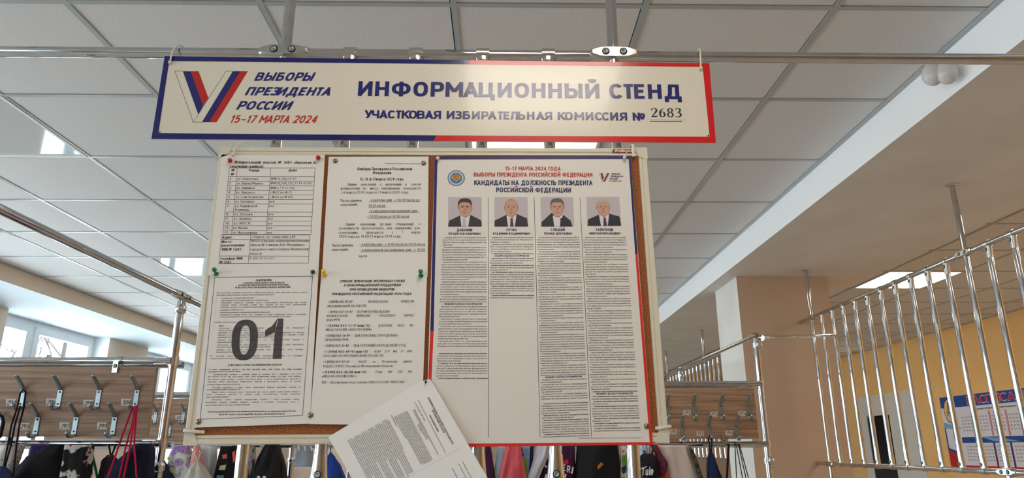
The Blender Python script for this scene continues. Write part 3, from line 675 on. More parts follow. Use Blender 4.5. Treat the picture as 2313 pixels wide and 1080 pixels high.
for p in ((361, 298.5), (1600, 306.5)):
    mb = MB(); mb.lathe([(.0016, 0), (.0014, .001), (0, .0013)], at(*p, Y=YS-.0004), (0, -1, 0), DARK, 10); mb.build('rivet', sign)

# ------------------------------------------------------------------ cork board
YB = 1.355
CORK = noisy('cork', (184, 114, 66), (98, 52, 27), (520, 520, 520), .9, 3, .38, .66, .3)
FRAME = mat('cream_frame', (222, 214, 194), .35); FRL = mat('cream_frame_inner', (236, 230, 214), .3); CORN = mat('cream_plastic_corner', (216, 210, 192), .5)
TL, TRr, BR, BL = [at(*p, Y=YB) for p in ((497, 332), (1460, 335), (1511, 999), (414.5, 1005))]
board = thing('cork_board', 'cork notice board in a cream aluminium frame on the grille', 'notice board', ((BL[0]+BR[0])/2, YB, BL[2]))
def frame_bar(a, b, inw):
    """stepped aluminium profile between two outer corners; inw points into the board"""
    m = MB(); a, b, i = np.array(a), np.array(b), np.array(inw, float); d = (b-a)/np.linalg.norm(b-a)
    prof = [(0, .013), (0, .001), (.0015, 0), (.0085, 0), (.0095, .0022), (.011, .0022), (.012, .0004), (.0165, .0004), (.0175, .004), (.0175, .013)]
    V = [];
    for e, s in ((a, 1), (b, -1)):
        for t, y in prof: V.append(e+i*t+d*s*t+np.array([0, y, 0]))
    n = len(prof); m.add(V, [(k, k+1, n+k+1, n+k) for k in range(n-1)], FRAME)
    m.build('frame_bar', board)
frame_bar(TL, TRr, (0, 0, -1)); frame_bar(BR, BL, (0, 0, 1)); frame_bar(TRr, BR, (-1, 0, 0)); frame_bar(BL, TL, (1, 0, 0))
m = MB(); o_ = np.array([0, .004, 0]); ins = lambda P, sx, sz: P+np.array([sx*.017, .004, sz*.017])
q = [ins(TL, 1, -1), ins(TRr, -1, -1), ins(BR, -1, 1), ins(BL, 1, 1)]; qb = [p+np.array([0, .008, 0]) for p in q]
m.add(q+qb, [(3, 2, 1, 0), (4, 5, 6, 7), (0, 1, 5, 4), (1, 2, 6, 5), (2, 3, 7, 6), (3, 0, 4, 7)], CORK); m.build('cork_panel', board)
for P, sx, sz in ((TL, 1, -1), (TRr, -1, -1), (BR, -1, 1), (BL, 1, 1)):
    m = MB(); e = .0012; L1 = .026; L2 = .019
    pts = [(-e, -e), (L1, -e), (L1*.72, L2), (L2, L2), (L2, L1*.72), (-e, L1)]
    V = [P+np.array([sx*a, -.0012, sz*b]) for a, b in pts]+[P+np.array([sx*a, .0145, sz*b]) for a, b in pts]; n = len(pts)
    m.add(V, [tuple(range(n)), tuple(range(n, 2*n))]+[(i, (i+1) % n, n+(i+1) % n, n+i) for i in range(n)], CORN); m.build('corner_cap', board)
m = MB(); pb = lambda a, b: at(a, b, Y=YB-.0006); sheet(m, [(1384, 337), (1429, 337.5), (1430, 346), (1383, 345)], pb, (0, -1, 0), mat('brand_red', (128, 16, 28), .3), .0005)
k = Ink(m, pb, (0, -1, 0), .0003); k.text(mat('brand_white', (240, 225, 222), .4), 'Wellingos', (1387, 343.6), (1428, 344), 5.6, 'b', slant=.2)
m.build('brand_label', board)['label'] = 'small dark red maker label with white script'

# ------------------------------------------------------------------ papers on the board
YP = YB-.0012
pp = lambda a, b: at(a, b, Y=YP)
def paper(name, q, plane=pp, m=PAPER):
    mb = MB(); sheet(mb, q, plane, (0, -1, 0), m); return mb, Ink(mb, plane, (0, -1, 0))
GRP = 'printed sheets pinned to the cork board'
# 1: street table
q1 = [(501, 349), (734, 349.5), (718.5, 625), (470, 622)]
mb, k = paper('notice', q1)
k.text(INK, 'Избирательный участок № 2683 образован в', (531, 369.5), (713, 370), 6.2, 'sb', 'just')
k.text(INK, 'следующих границах:', (519, 378.4), (596, 378.6), 6, 'sb')
z = lambda a, b: (a/3.724+480, b/3.724+330)
rowy = [184, 258, 296, 335, 373, 411, 449, 487, 556, 594, 632, 671, 710, 745]
def ex(y, a, b): return a+(b-a)*(y-184)/(745-184)
for y in rowy: k.line(INKG, z(ex(y, 142, 86), y), z(ex(y, 863, 828), y), .8)
for a, b in ((142, 86), (208, 160), (491, 450), (863, 828)): k.line(INKG, z(a, 184), z(b, 745), .8)
k.text(INK, '№', z(160, 213), z(190, 213), 5.6, 'sb'); k.text(INK, '№', z(156, 247), z(186, 247), 5.6, 'sb')
k.text(INK, 'Улицы', z(305, 214), z(395, 214), 5.8, 'sb'); k.text(INK, 'Дома', z(640, 213), z(712, 213), 5.8, 'sb')
rows = [('1.', 'ул. Свердлова', '№№26,26а,33-47', 386, 708), ('2.', 'ул. Карла Маркса', '№№30,30А,32Б,37,44,46,48', 428, 835), ('3.', 'ул. Химиков', '№№5,7,9,12,12а', 362, 692), ('4.', 'ул. Урицкого', 'с №37 по №75', 360, 668),
        ('5.', 'ул. 3-ей Пятилетки', 'с №64 по №103', 430, 678), ('6.', 'ул. Песчаная', 'все', 355, 526), ('7.', 'ул. Парижской', 'все', 378, 520), ('8.', 'ул. Попова', 'все', 340, 514), ('9.', 'ул. Дружбы', 'все', 328, 510), ('10.', 'ул. МОГЭС', 'все', 328, 507), ('11.', 'ул. Малая', 'все', 298, 505), ('12.', 'ул. Молодежная', 'все', 378, 502)]
for i, (n, s, d, xe, xd) in enumerate(rows):
    y = rowy[i+1]+27; k.text(INK, n, z(ex(y, 146, 92)+6, y), z(ex(y, 146, 92)+14+12*len(n), y), 5.4, 'sr'); k.text(INK, s, z(ex(y, 214, 166)+3, y), z(xe, y), 5.4, 'sr'); k.text(INK, d, z(ex(y, 497, 456)+3, y), z(xd, y), 5.4, 'sr')
k.text(INK, 'Коммуны', z(190, 545), z(312, 545), 5.4, 'sr')
def ey(y, a, b): return a+(b-a)*(y-748)/(990-748)
for y, yr in ((748, 748), (785, 790), (925, 928), (990, 985)): k.line(INKG, z(ey(y, 78, 52), y), z(ey(y, 820, 805), yr), .8)
for a, b in ((78, 52), (322, 300), (820, 805)): k.line(INKG, z(a, 748), z(b, 988), .8)
for s, xa, ya, xb, w in (('Адрес', 84, 778, 165, 'sb'), ('Место', 78, 815, 162, 'sb'), ('расположения', 76, 845, 272, 'sb'), ('УИК № 2683', 75, 880, 245, 'sb'), ('Телефон УИК', 64, 957, 256, 'sb'), ('№ 2683', 62, 988, 160, 'sb'),
                         ('г.Рошаль, ул. Свердлова д.48', 330, 775, 700, 'sr'), ('МОБУ «Средняя общеобразовательная', 327, 808, 815, 'sr'), ('школа № 6 имени А.Ю. Малинина»', 322, 842, 778, 'sr'), ('городского округа Рошаль Московской', 318, 878, 810, 'sr'), ('области', 315, 915, 415, 'sr'), ('8-496-45-51-655', 313, 955, 520, 'sr')):
    k.text(INK, s, z(xa, ya), z(xb, ya-2), 5.6, w)
tag(mb.build('notice_sheet', None, pp(600, 480)), 'white sheet with a table of streets, top left of the cork board', 'notice', GRP)
# 3: application hours
q3 = [(742.5, 354), (968, 353.5), (966, 625), (727, 625)]
mb, k = paper('notice', q3)
z = lambda a, b: (a/4+720, b/4+340)
k.text(INKG, 'Объявление избирательным комиссиям', z(600, 122), z(918, 124), 2.3, 'r', slant=.2)
for s, xa, xb, y, w, h in (('Выборы Президента Российской', 350, 846, 178, 'sb', 6.4), ('Федерации', 488, 658, 213, 'sb', 6.2), ('15, 16 и 17марта 2024 года', 370, 768, 271, 'sb', 6.4)): k.text(INK, s, z(xa, y), z(xb, y), h, w)
for s, xa, xb, y, mo in (('Прием заявлений о включении в список', 260, 924, 318, 'just'), ('избирателей по месту нахождения проводится', 200, 924, 354, 'just'), ('с 6 марта 2024 года по 11 марта 2024 года.', 202, 816, 390, 'fit'), ('Часы приема', 196, 390, 464, 'fit'), ('заявлений:', 196, 354, 500, 'fit'),
                         ('- в рабочие дни – с 16.00 часов до', 452, 914, 460, 'fit'), ('20.00 часов;', 450, 608, 510, 'fit'), ('- в выходные и праздничные дни –', 450, 912, 558, 'fit'), ('с 10.00 часов до 14.00 часов', 442, 820, 608, 'fit'),
                         ('Прием заявлений (устных обращений) о', 244, 920, 678, 'just'), ('возможности проголосовать вне помещения для', 184, 916, 714, 'just'), ('голосования проводится с 7 марта', 182, 918, 752, 'just'), ('2024 года до 14.00 17 марта 2024 года.', 182, 748, 788, 'fit'), ('Часы приема', 118, 312, 868, 'fit'), ('заявлений:', 114, 272, 906, 'fit'),
                         ('- в рабочие дни – с 16.00 часов до 20.00 часов', 372, 964, 860, 'fit'), ('- в выходные и праздничные дни – с 10.00', 370, 964, 910, 'fit'), ('часов', 362, 442, 966, 'fit')):
    k.text(INK, s, z(xa, y), z(xb, y-2), 5.8, 'sr', mo, xs=.92)
for xa, xb, y in ((452, 914, 465), (450, 608, 515), (450, 912, 563), (442, 820, 613), (372, 964, 866), (370, 964, 916)): k.line(INK, z(xa, y), z(xb, y-2), .6)
tag(mb.build('notice_sheet', None, pp(850, 480)), 'white sheet of application hours, top middle of the cork board', 'notice', GRP)
# 2: fire safety leaflet with a big 01
YP2 = YP-.0014
pp2 = lambda a, b: at(a, b, Y=YP2)
q2 = [(475, 613), (719.5, 611), (699.5, 957), (439.5, 966)]
mb, k = paper('notice', q2, pp2)
z = lambda a, b: (a/2.7+440, b/2.7+600)
k.frame(INK, [z(122, 72), z(718, 65), z(657, 915), z(33, 937)], 1.0)
lx = lambda y: 128+(40-128)*(y-72)/(937-72)+16
rx_ = lambda y: 716+(655-716)*(y-65)/(915-65)-22
def L2(y, s, a=0, b=1, w='sr', h=3.0, mo='just'):
    x0, x1 = lx(y), rx_(y); k.text(INK, s, z(x0+(x1-x0)*a, y), z(x0+(x1-x0)*b, y-3), h, w, 'cap' if mo == 'fit' and w == 'sr' else mo, xs=1.0)
L2(96, 'ПАМЯТКА', .42, .6, 'sb', 4.6, 'fit')
for y, s, a, b in ((112, 'О МЕРАХ ПОЖАРНОЙ БЕЗОПАСНОСТИ', .28, .74), (125, 'В ПОМЕЩЕНИЯХ ИЗБИРАТЕЛЬНЫХ УЧАСТКОВ', .23, .79), (139, 'И МЕСТАХ РАБОТЫ ИЗБИРАТЕЛЬНЫХ КОМИССИЙ', .2, .81)): L2(y, s, a, b, 'sb', 3.5, 'fit')
L2(170, 'При обеспечении пожарной безопасности в период подготовки и в день проведения выборов здания и', .0, 1.0)
L2(184, 'помещения, задействованные в избирательной кампании должны иметь:', 0, .72, mo='fit')
for y, s, b in ((203, 'не менее двух эвакуационных выходов;', .5), (217, 'действующую систему обнаружения или тушения пожаров;', .68), (231, 'необходимое количество первичных средств пожаротушения (огнетушителей; при наличии', 1), (244, 'пожарных кранов, последние должны быть исправны на пуск воды, укомплектованы', 1), (258, 'рукавами, стволами, ствол должен быть присоединен к рукаву, а рукав к крану);', .88), (275, 'исправную телефонную связь;', .4), (290, 'исправные переносные электрические фонари (не менее двух);', .72), (304, 'вывешенные на видных местах план эвакуации на случай возникновения пожара и инструкции', 1), (317, 'о мерах пожарной безопасности и действиях персонала в случае возникновения пожара.', .92)):
    L2(y, s, .06, b, mo='just' if b == 1 else 'fit')
for y in (203, 217, 231, 275, 290, 304, 372, 386, 414, 458, 488, 518): L2(y, '»', .0, .02, mo='fit')
L2(350, 'На избирательных участках, запрещается:', .0, .5, mo='fit')
for y, s, b in ((372, 'курить;', .14), (386, 'эксплуатация электронагревательных приборов при отсутствии или неисправности', 1), (400, 'терморегуляторов, предусмотренных конструкцией;', .6), (414, 'применение нестандартных, самодельных электронагревательных электроприборов, не имеющих', 1), (428, 'приборов и устройств тепловой защиты, размещение в коридорах, на путях эвакуации, а также', 1), (441, 'применение предметов декора, использование удлинителей для питания;', .86), (458, 'оставлять без присмотра включенные в сеть электронагревательные приборы и', 1), (472, 'радиоэлектронную аппаратуру;', .5), (488, 'эксплуатация электрической проводки, электроприборов не исправных в целях безопасности', 1), (501, 'кабельных линий с видимыми нарушениями изоляции, работающих;', .8), (518, 'применять для освещения открытые источники огня, использовать свечи, хлопушки', 1), (532, '(спички) и иные пиротехнические изделия.', .5)):
    L2(y, s, .06, b, mo='just' if b == 1 else 'fit')
L2(556, 'По окончании работы избирательной комиссии необходимо отключить от источников', 0, 1); L2(571, 'электропитания все потребители, кроме дежурного освещения и автоматики.', 0, .75, mo='fit')
L2(612, 'ДЕЙСТВИЯ В СЛУЧАЕ ВОЗНИКНОВЕНИЯ ПОЖАРА', .2, .78, 'sb', 3.6, 'fit')
for y, s, b, w in ((638, 'В случае возникновения пожара и при иных признаках (дым, запах горения или тления различных', 1, 'sb'), (652, 'материалов и т.д.) необходимо:', .35, 'sb'), (668, 'Незамедлительно сообщить в пожарную охрану по телефону «01», с мобильного «101» («112»', 1, 'sr'), (682, 'или 8(49645)-275-85), при этом назвать адрес, место возникновения пожара, что горит, свою фамилию,', 1, 'sr'), (698, 'имя отчество, номер телефона с которого произведен звонок, и так же проинформировать диспетчера и', 1, 'sr'), (713, 'оповестить членов председателя избирательной комиссии и руководителя объекта, на котором', 1, 'sr'), (730, 'размещен избирательный участок (актив);', .5, 'sr'), (748, 'Постоянно находиться в рядах членов избирательной комиссии (работников объекта), на', 1, 'sr'), (761, 'котором размещен избирательный участок.', .5, 'sr'), (776, 'Принять меры к эвакуации людей с бюллетеней, при этом на ранней стадии развития пожара и', 1, 'sr'), (790, 'случае возможности приступить к тушению пожара (огнетушителями, другими первичными', 1, 'sr'), (806, 'средствами пожаротушения).', .35, 'sr'), (822, 'Организовать встречу пожарных подразделений. Сообщить с места возгорания пожара,', 1, 'sr'), (838, 'расположение наружных пожарных гидрантов, открытых и доступных электрических люков, а', 1, 'sr'), (855, 'также сообщить имеются ли люди в горящем помещении.', .6, 'sr')):
    L2(y, s, .06 if y in (668, 748, 776, 822) else 0, b, w, mo='just' if b == 1 else 'fit')
for y, s, a, b in ((896, 'Отдел надзорной деятельности и профилактической работы по городскому округу Шатура', .03, .97), (913, 'УНД и ПР Главного управления МЧС России по Московской области', .15, .85)): k.text(INK, s, z(lx(y)+(rx_(y)-lx(y))*a, y), z(lx(y)+(rx_(y)-lx(y))*b, y-5), 3.4, 'sb', slant=.25)
BIG = mat('big_number_ink', (78, 74, 76), .6)
n = 40; oc = (305, 454); rng = []
def el(a, rx, ry): return (oc[0]+rx*math.cos(a)-.06*(ry*math.sin(a))*-1, oc[1]-ry*math.sin(a))
for i in range(n):
    a0, a1 = 2*math.pi*i/n, 2*math.pi*(i+1)/n
    sq = lambda a, rx, ry: z(oc[0]+rx*math.copysign(abs(math.cos(a))**.8, math.cos(a))+.07*ry*math.sin(a), oc[1]-ry*math.copysign(abs(math.sin(a))**.8, math.sin(a)))
    k.poly(BIG, [sq(a0, 80, 124), sq(a1, 80, 124), sq(a1, 31, 88), sq(a0, 31, 88)], 1)
k.poly(BIG, [z(541, 323), z(505, 323), z(505, 345), z(489, 406), z(474, 570), z(529, 570)], 1); k.poly(BIG, [z(505, 323), z(489, 406), z(428, 436), z(430, 394), z(470, 370)], 1)
tag(mb.build('notice_sheet', None, pp2(580, 790)), 'white fire safety leaflet with a big grey 01, bottom left of the cork board', 'notice', GRP)
# 4: emergency telephones
q4 = [(726.5, 608.5), (965, 610), (952, 962), (699.5, 958)]
mb, k = paper('notice', q4, pp2)
z = lambda a, b: (a/3.6+700, b/3.6+600)
for s, xa, xb, y in (('СПИСОК ТЕЛЕФОНОВ ЭКСТРЕННЫХ СЛУЖБ', 243, 774, 137), ('И ИНФОРМАЦИОННОЙ ПОДДЕРЖКИ', 275, 740, 170), ('ПРИ ПРОВЕДЕНИИ ВЫБОРОВ', 322, 688, 204), ('ПРЕЗИДЕНТА РОССИЙСКОЙ ФЕДЕРАЦИИ 2024 ГОДА', 177, 826, 241)): k.text(INK, s, z(xa, y), z(xb, y-2), 5.4, 'b', slant=.22)
for xa, xb, y, bo, re_, mo in ((147, 850, 304, '+7(498) 602-01-07', '- ИЗБИРАТЕЛЬНАЯ КОМИССИЯ', 'just'), (145, 462, 340, '', 'МОСКОВСКОЙ ОБЛАСТИ', 'fit'), (147, 652, 386, '+7(496) 452-44-97', '- ТЕРРИТОРИАЛЬНАЯ', 'fit'), (138, 846, 418, '', 'ИЗБИРАТЕЛЬНАЯ КОМИССИЯ ГОРОДСКОГО ОКРУГА', 'just'), (135, 250, 453, '', 'ШАТУРА', 'fit'),
                              (132, 844, 499, '+7(496) 452-17-17 или 112', '- ДЕЖУРНАЯ ЧАСТЬ МО', 'just'), (130, 505, 532, '', 'МВД РОССИИ «ШАТУРСКИЙ»', 'fit'), (126, 716, 580, '+7(496) 452-56-49', '– ШАТУРСКАЯ ГОРОДСКАЯ', 'fit'), (122, 318, 614, '', 'ПРОКУРАТУРА', 'fit'), (118, 782, 661, '+7(496) 452-35-85', '– ШАТУРСКИЙ ГОРОДСКОЙ СУД', 'fit'),
                              (114, 836, 710, '+7 (496) 455-49-97 или 112', '- ФГКУ ПСЧ №8 ГУ МЧС', 'just'), (110, 600, 744, '', 'РОССИИ ПО МОСКОВСКОЙ ОБЛАСТИ', 'fit'), (108, 832, 792, '+7 (496) 452-07-61', '- ОНДПР по Шатурскому району', 'just'), (104, 676, 828, '', 'УНДПР ГУ МЧС России по Московской области', 'fit'), (102, 832, 876, '+7(496) 452-36-00 или 112', '- ГУСиС №9 ГКУ МО', 'just'), (98, 382, 910, '', '«МОСОБЛПОЖСПАС»', 'fit'), (94, 780, 960, '112', '- Шатурская подстанция СМП ГБУЗ МО "МОССМП"', 'fit')):
    yb = y-4
    if bo:
        nb = len(bo)*11.4+8 if len(bo) > 4 else 42
        if 'или' in bo: nb = 360
        k.text(INK, bo, z(xa, y), z(xa+nb, y-(nb/180)), 5.4, 'sb'); k.text(INK, re_, z(xa+nb+14, y-1), z(xb, yb), 5.2, 'sr', mo, xs=.9)
    else: k.text(INK, re_, z(xa, y), z(xb, yb), 5.2, 'sr', mo, xs=.95)
tag(mb.build('notice_sheet', None, pp2(840, 780)), 'white list of emergency telephone numbers, bottom middle of the cork board', 'notice', GRP)

# 5: poster of the candidates
q5 = [(982, 354.5), (1424, 353), (1475, 1004.5), (961, 1011)]; i5 = [(988, 360.7), (1420, 359.5), (1467.6, 999), (968, 1003)]
PW = mat('poster_paper', (232, 226, 220), .3, coat=.15); PBl = mat('poster_blue', (34, 32, 104), .3, coat=.15); PRd = mat('poster_red', (222, 48, 40), .3, coat=.15)
mb, k = paper('poster', q5, pp, PW)
ls, li = (972, 748), (979.5, 748); rs, ri = (1440.3, 574), (1434.8, 574)
k.poly(PBl, [q5[0], q5[1], i5[1], i5[0]]); k.poly(PBl, [q5[0], i5[0], li, ls]); k.poly(PRd, [ls, li, i5[3], q5[3]]); k.poly(PBl, [q5[1], rs, ri, i5[1]]); k.poly(PRd, [rs, q5[2], i5[2], ri]); k.poly(PRd, [i5[3], i5[2], q5[2], q5[3]])
for s, xa, xb, y, h, m in (('15-17 МАРТА 2024 ГОДА', 1141, 1267.5, 385, 9, REDT), ('ВЫБОРЫ ПРЕЗИДЕНТА РОССИЙСКОЙ ФЕДЕРАЦИИ', 1070, 1339.5, 399, 9.4, REDT), ('КАНДИДАТЫ НА ДОЛЖНОСТЬ ПРЕЗИДЕНТА', 1071, 1340, 418, 11, NAVYT), ('РОССИЙСКОЙ ФЕДЕРАЦИИ', 1120.5, 1291, 434.5, 11, NAVYT)): k.text(m, s, (xa, y), (xb, y+.6), h, 'B')
vlogo(k, lambda a, b: (1353.5+(a-200)*.0395, 391.2+(b-257)*.0462), NAVYT, NAVYT, REDT, PW, .4)
for i, (s, xa, xb) in enumerate((('ВЫБОРЫ', 1381, 1401), ('ПРЕЗИДЕНТА', 1378.5, 1408), ('РОССИИ', 1376.5, 1395), ('15–17 МАРТА 2024', 1374.5, 1404))): k.text(NAVYT if i < 3 else REDT, s, (xa, 394.9+5.4*i), (xb, 395.2+5.4*i), 3.6, 'b', slant=.3)
# round blue emblem with a golden eagle
ec = (1030.5, 402.5); EB = mat('emblem_blue', (62, 112, 164), .4); EG = mat('emblem_gold', (178, 142, 58), .4); EL = mat('emblem_pale', (206, 214, 218), .4)
k.disc(EB, ec, 19.6, 18); k.disc(EL, ec, 16.8, 15.4, 2)
for i in range(24):
    a = 2*math.pi*i/24; k.disc(EL, (ec[0]+18.1*math.cos(a), ec[1]+16.6*math.sin(a)), .8, .75, 3, 6)
k.disc(EB, ec, 13.6, 12.4, 3)
for s in (-1, 1):
    w = [(0, -3), (3, -6.5), (5, -3), (8.5, -8.5), (10.8, -6), (11.6, -1), (9.8, 2), (8, 3.5), (6, 5), (4, 4.5), (3, 7.5), (0, 9.5)]
    k.poly(EG, [(ec[0]+s*a, ec[1]+b) for a, b in w], 4); k.poly(EG, [(ec[0]+s*a, ec[1]+b) for a, b in ((0, -3), (1, -7.5), (3, -9.5), (4.6, -8.5), (3.4, -7), (3, -4))], 4.3); k.disc(EG, (ec[0]+s*2.4, ec[1]-10.3), 1.2, 1.1, 4.6, 8)
k.disc(EG, (ec[0], ec[1]-11.2), 1.6, 1.2, 4.8, 8); k.poly(mat('emblem_red', (176, 44, 36), .4), [(ec[0]-2.4, ec[1]-3), (ec[0]+2.4, ec[1]-3), (ec[0]+2.2, ec[1]+2.2), (ec[0], ec[1]+4), (ec[0]-2.2, ec[1]+2.2)], 5)
k.disc(EL, (ec[0], ec[1]), 1.0, 1.4, 6, 8)
# four portraits
PBG = mat('portrait_background', (196, 186, 192), .4); SUIT = [mat('portrait_suit', (52, 46, 44), .5), mat('portrait_suit_black', (44, 42, 46), .5), mat('portrait_suit_navy', (42, 38, 48), .5), mat('portrait_suit_dark', (36, 36, 52), .5)]
SHIRT = mat('portrait_shirt', (224, 222, 226), .5); SKIN = mat('portrait_skin', (206, 158, 134), .5); SKD = mat('portrait_skin_dark', (172, 118, 98), .5); EYE = mat('portrait_eye', (58, 40, 36), .5); LIP = mat('portrait_lip', (158, 92, 84), .5)
HAIR = [mat('hair_dark', (62, 46, 40), .5), mat('hair_fair', (176, 156, 136), .5), mat('hair_grey', (98, 92, 88), .5), mat('hair_white', (188, 184, 180), .5)]
TIE = [mat('tie_pale', (186, 186, 206), .5), mat('tie_plum', (96, 44, 74), .5), mat('tie_black', (40, 38, 48), .5), mat('tie_maroon', (96, 36, 48), .5)]
PORT = [((1012.5, 445.5), (1088, 445.5), (1088, 512), (1011.8, 512)), ((1117, 445.5), (1191.5, 445.5), (1193, 512), (1117, 512)), ((1221, 445.3), (1294.5, 445.5), (1297, 512), (1222, 512)), ((1324, 444.8), (1398.5, 444.8), (1403, 510.5), (1327, 510.5))]
for i, Q in enumerate(PORT):
    U = lambda u, v: quad_uv(Q, u, v)
    PO = lambda m, pts, ly: k.poly(m, [U(*p) for p in pts], ly)
    EU = lambda m, c, a, b, ly, n=24, t0=0, t1=2*math.pi: PO(m, [(c[0]+a*math.cos(t0+(t1-t0)*j/n), c[1]-b*math.sin(t0+(t1-t0)*j/n)) for j in range(n)], ly)
    tilt = (.02, 0, .03, .02)[i]; hx = (.5, .5, .5, .49)[i]
    PO(PBG, [(0, 0), (1, 0), (1, 1), (0, 1)], 1)
    sh = [[(0, 1), (.04, .8), (.36, .62), (.5, .7), (.66, .6), (.97, .78), (1, .84), (1, 1)], [(0, 1), (0, .8), (.36, .6), (.5, .68), (.68, .58), (.97, .72), (1, 1)], [(.01, 1), (.02, .85), (.32, .54), (.5, .62), (.7, .62), (.9, .8), (.95, 1)], [(0, 1), (.02, .78), (.34, .62), (.5, .68), (.66, .58), (.97, .68), (1, 1)]][i]
    PO(SUIT[i], sh, 2)
    PO(SHIRT, [(.36, .64), (.44, .6), (.6, .58), (.66, .62), (.6, 1), (.4, 1)], 3)
    cx = (.48, .51, .62, .52)[i]
    PO(TIE[i], [(cx-.04, .72), (cx+.04, .72), (cx+.035, .77), (cx+.06, 1), (cx-.05, 1), (cx-.03, .77)], 4)
    PO(SKD, [(hx-.1, .45), (hx+.12, .45), (hx+.12, .62), (hx+.03, .7), (hx-.08, .64)], 4)
    EU(SKIN, (hx, .36), .185, .3, 5); PO(SKIN, [(hx-.17, .42), (hx+.17, .42), (hx+.13, .58), (hx+.06, .665), (hx-.06, .665), (hx-.13, .58)], 5.4)
    for s in (-1, 1): EU(SKIN, (hx+s*.195, .36), .025, .06, 5, 10)
    hl = (.26, .2, .27, .24)[i]
    if i == 1:
        for s in (-1, 1): PO(HAIR[1], [(hx+s*.12, .12), (hx+s*.17, .17), (hx+s*.2, .31), (hx+s*.17, .3), (hx+s*.155, .2)], 6)
        EU(HAIR[1], (hx, .13), .12, .055, 6, 16, 0, math.pi)
    else:
        PO(HAIR[i], [(hx-.2, .34), (hx-.21, .2), (hx-.16, .09), (hx-.05, .045), (hx+.07, .045), (hx+.17, .1), (hx+.21, .22), (hx+.2, .34), (hx+.175, .26), (hx+.13, .19 if i else .2), (hx, hl-.09), (hx-.13, .19), (hx-.175, .26)], 6)
    for s in (-1, 1):
        EU(EYE, (hx+s*.078, .345), .026, .011, 7, 10); PO(HAIR[i] if i != 1 else SKD, [(hx+s*.03, .31), (hx+s*.125, .3), (hx+s*.12, .318), (hx+s*.03, .325)], 7)
        PO(SKD, [(hx+s*.03, .43), (hx+s*.045, .455), (hx+s*.0, .46)], 7)
    PO(SKD, [(hx+.012, .34), (hx+.035, .44), (hx, .455), (hx-.005, .44)], 6); PO(LIP, [(hx-.065, .535), (hx, .525), (hx+.065, .535), (hx+.03, .55), (hx-.03, .55)], 7)
NAMES = [('ДАВАНКОВ', 1032, 1067.5, 'ВЛАДИСЛАВ АНДРЕЕВИЧ', 1013.5, 1086), ('ПУТИН', 1144, 1167, 'ВЛАДИМИР ВЛАДИМИРОВИЧ', 1113.5, 1198), ('СЛУЦКИЙ', 1244, 1276.5, 'ЛЕОНИД ЭДУАРДОВИЧ', 1228.5, 1292.5), ('ХАРИТОНОВ', 1345.5, 1385.5, 'НИКОЛАЙ МИХАЙЛОВИЧ', 1331, 1402)]
for i, (a, xa, xb, b, xc, xd) in enumerate(NAMES): k.text(NAVYT, a, (xa, 522.6-i*.2), (xb, 522.8-i*.2), 6.2, 'B'); k.text(NAVYT, b, (xc, 530.5-i*.2), (xd, 530.7-i*.2), 5, 'B')
for (xa, xb) in ((1102.5, 1103.5), (1206.5, 1220), (1310, 1336)): k.line(INK, (xa, 446), (xb, 988), .9)
WORDS = ('Дата и место рождения год город Место жительства Образование высшее профессиональное государственный университет Депутат Государственной Думы Федерального Собрания Российской Федерации Выдвинут политической партией член Комитета заместитель Председателя по международным делам регионального отделения '
         'доходы за шесть лет предшествующих году назначения выборов жилой дом земельный участок квартира автомобиль легковой денежные средства находящиеся на счетах вкладах в банках руб. Московская область иное участие в коммерческих организациях').split()
COLS = [((1000.5, 538), (985, 856), (1099, 538), (1101.5, 856), 58, {27: 'СВЕДЕНИЯ О ДОХОДАХ И ОБ ИМУЩЕСТВЕ', 45: '', 46: ''}), ((1107, 538), (1107, 674), (1205, 538), (1207, 674), 27, {8: 'СВЕДЕНИЯ О ДОХОДАХ И ОБ ИМУЩЕСТВЕ'}),
        ((1213, 538), (1225, 989), (1309, 538), (1332, 985), 85, {59: 'СВЕДЕНИЯ О ДОХОДАХ И ОБ ИМУЩЕСТВЕ', 69: ''}), ((1317.5, 538), (1340, 975), (1414, 538), (1447, 973), 80, {64: 'СВЕДЕНИЯ О ДОХОДАХ И ОБ ИМУЩЕСТВЕ'})]
for (tl, bl, tr, br, n, heads) in COLS:
    left = 0
    for r in range(n):
        t = r/(n-1); a, b = lerp(tl, bl, t), lerp(tr, br, t)
        if r in heads:
            if heads[r]: k.text(NAVYT, heads[r], lerp(a, b, .1), lerp(a, b, .9), 3.7, 'b')
            left = 0; continue
        ind = .035 if left == 0 else 0
        if left == 0: left = random.randint(2, 6)
        left -= 1; ww = []; bold = (r > max(heads)-2) and ind > 0
        while sum(len(x)+1 for x in ww) < 40: ww.append(random.choice(WORDS))
        if left == 0 and random.random() < .8:
            fr_ = random.uniform(.3, .8); s = ' '.join(ww[:max(2, int(len(ww)*fr_))]); e = min(1, len(s)/44)
            k.text(INKG, s, lerp(a, b, ind), lerp(a, b, max(e, ind+.15)), 3.0, 'b' if bold else 'r')
        else: k.text(INKG, ' '.join(ww), lerp(a, b, ind), b, 3.0, 'b' if bold else 'r', 'fit')
k.text(INKG, 'Заказчик Центральная избирательная комиссия Российской Федерации', (1307, 991), (1449, 990), 2, 'r')
tag(mb.build('poster', None, pp(1220, 680)), 'tall election poster with four portraits and blue and red border', 'poster', GRP)

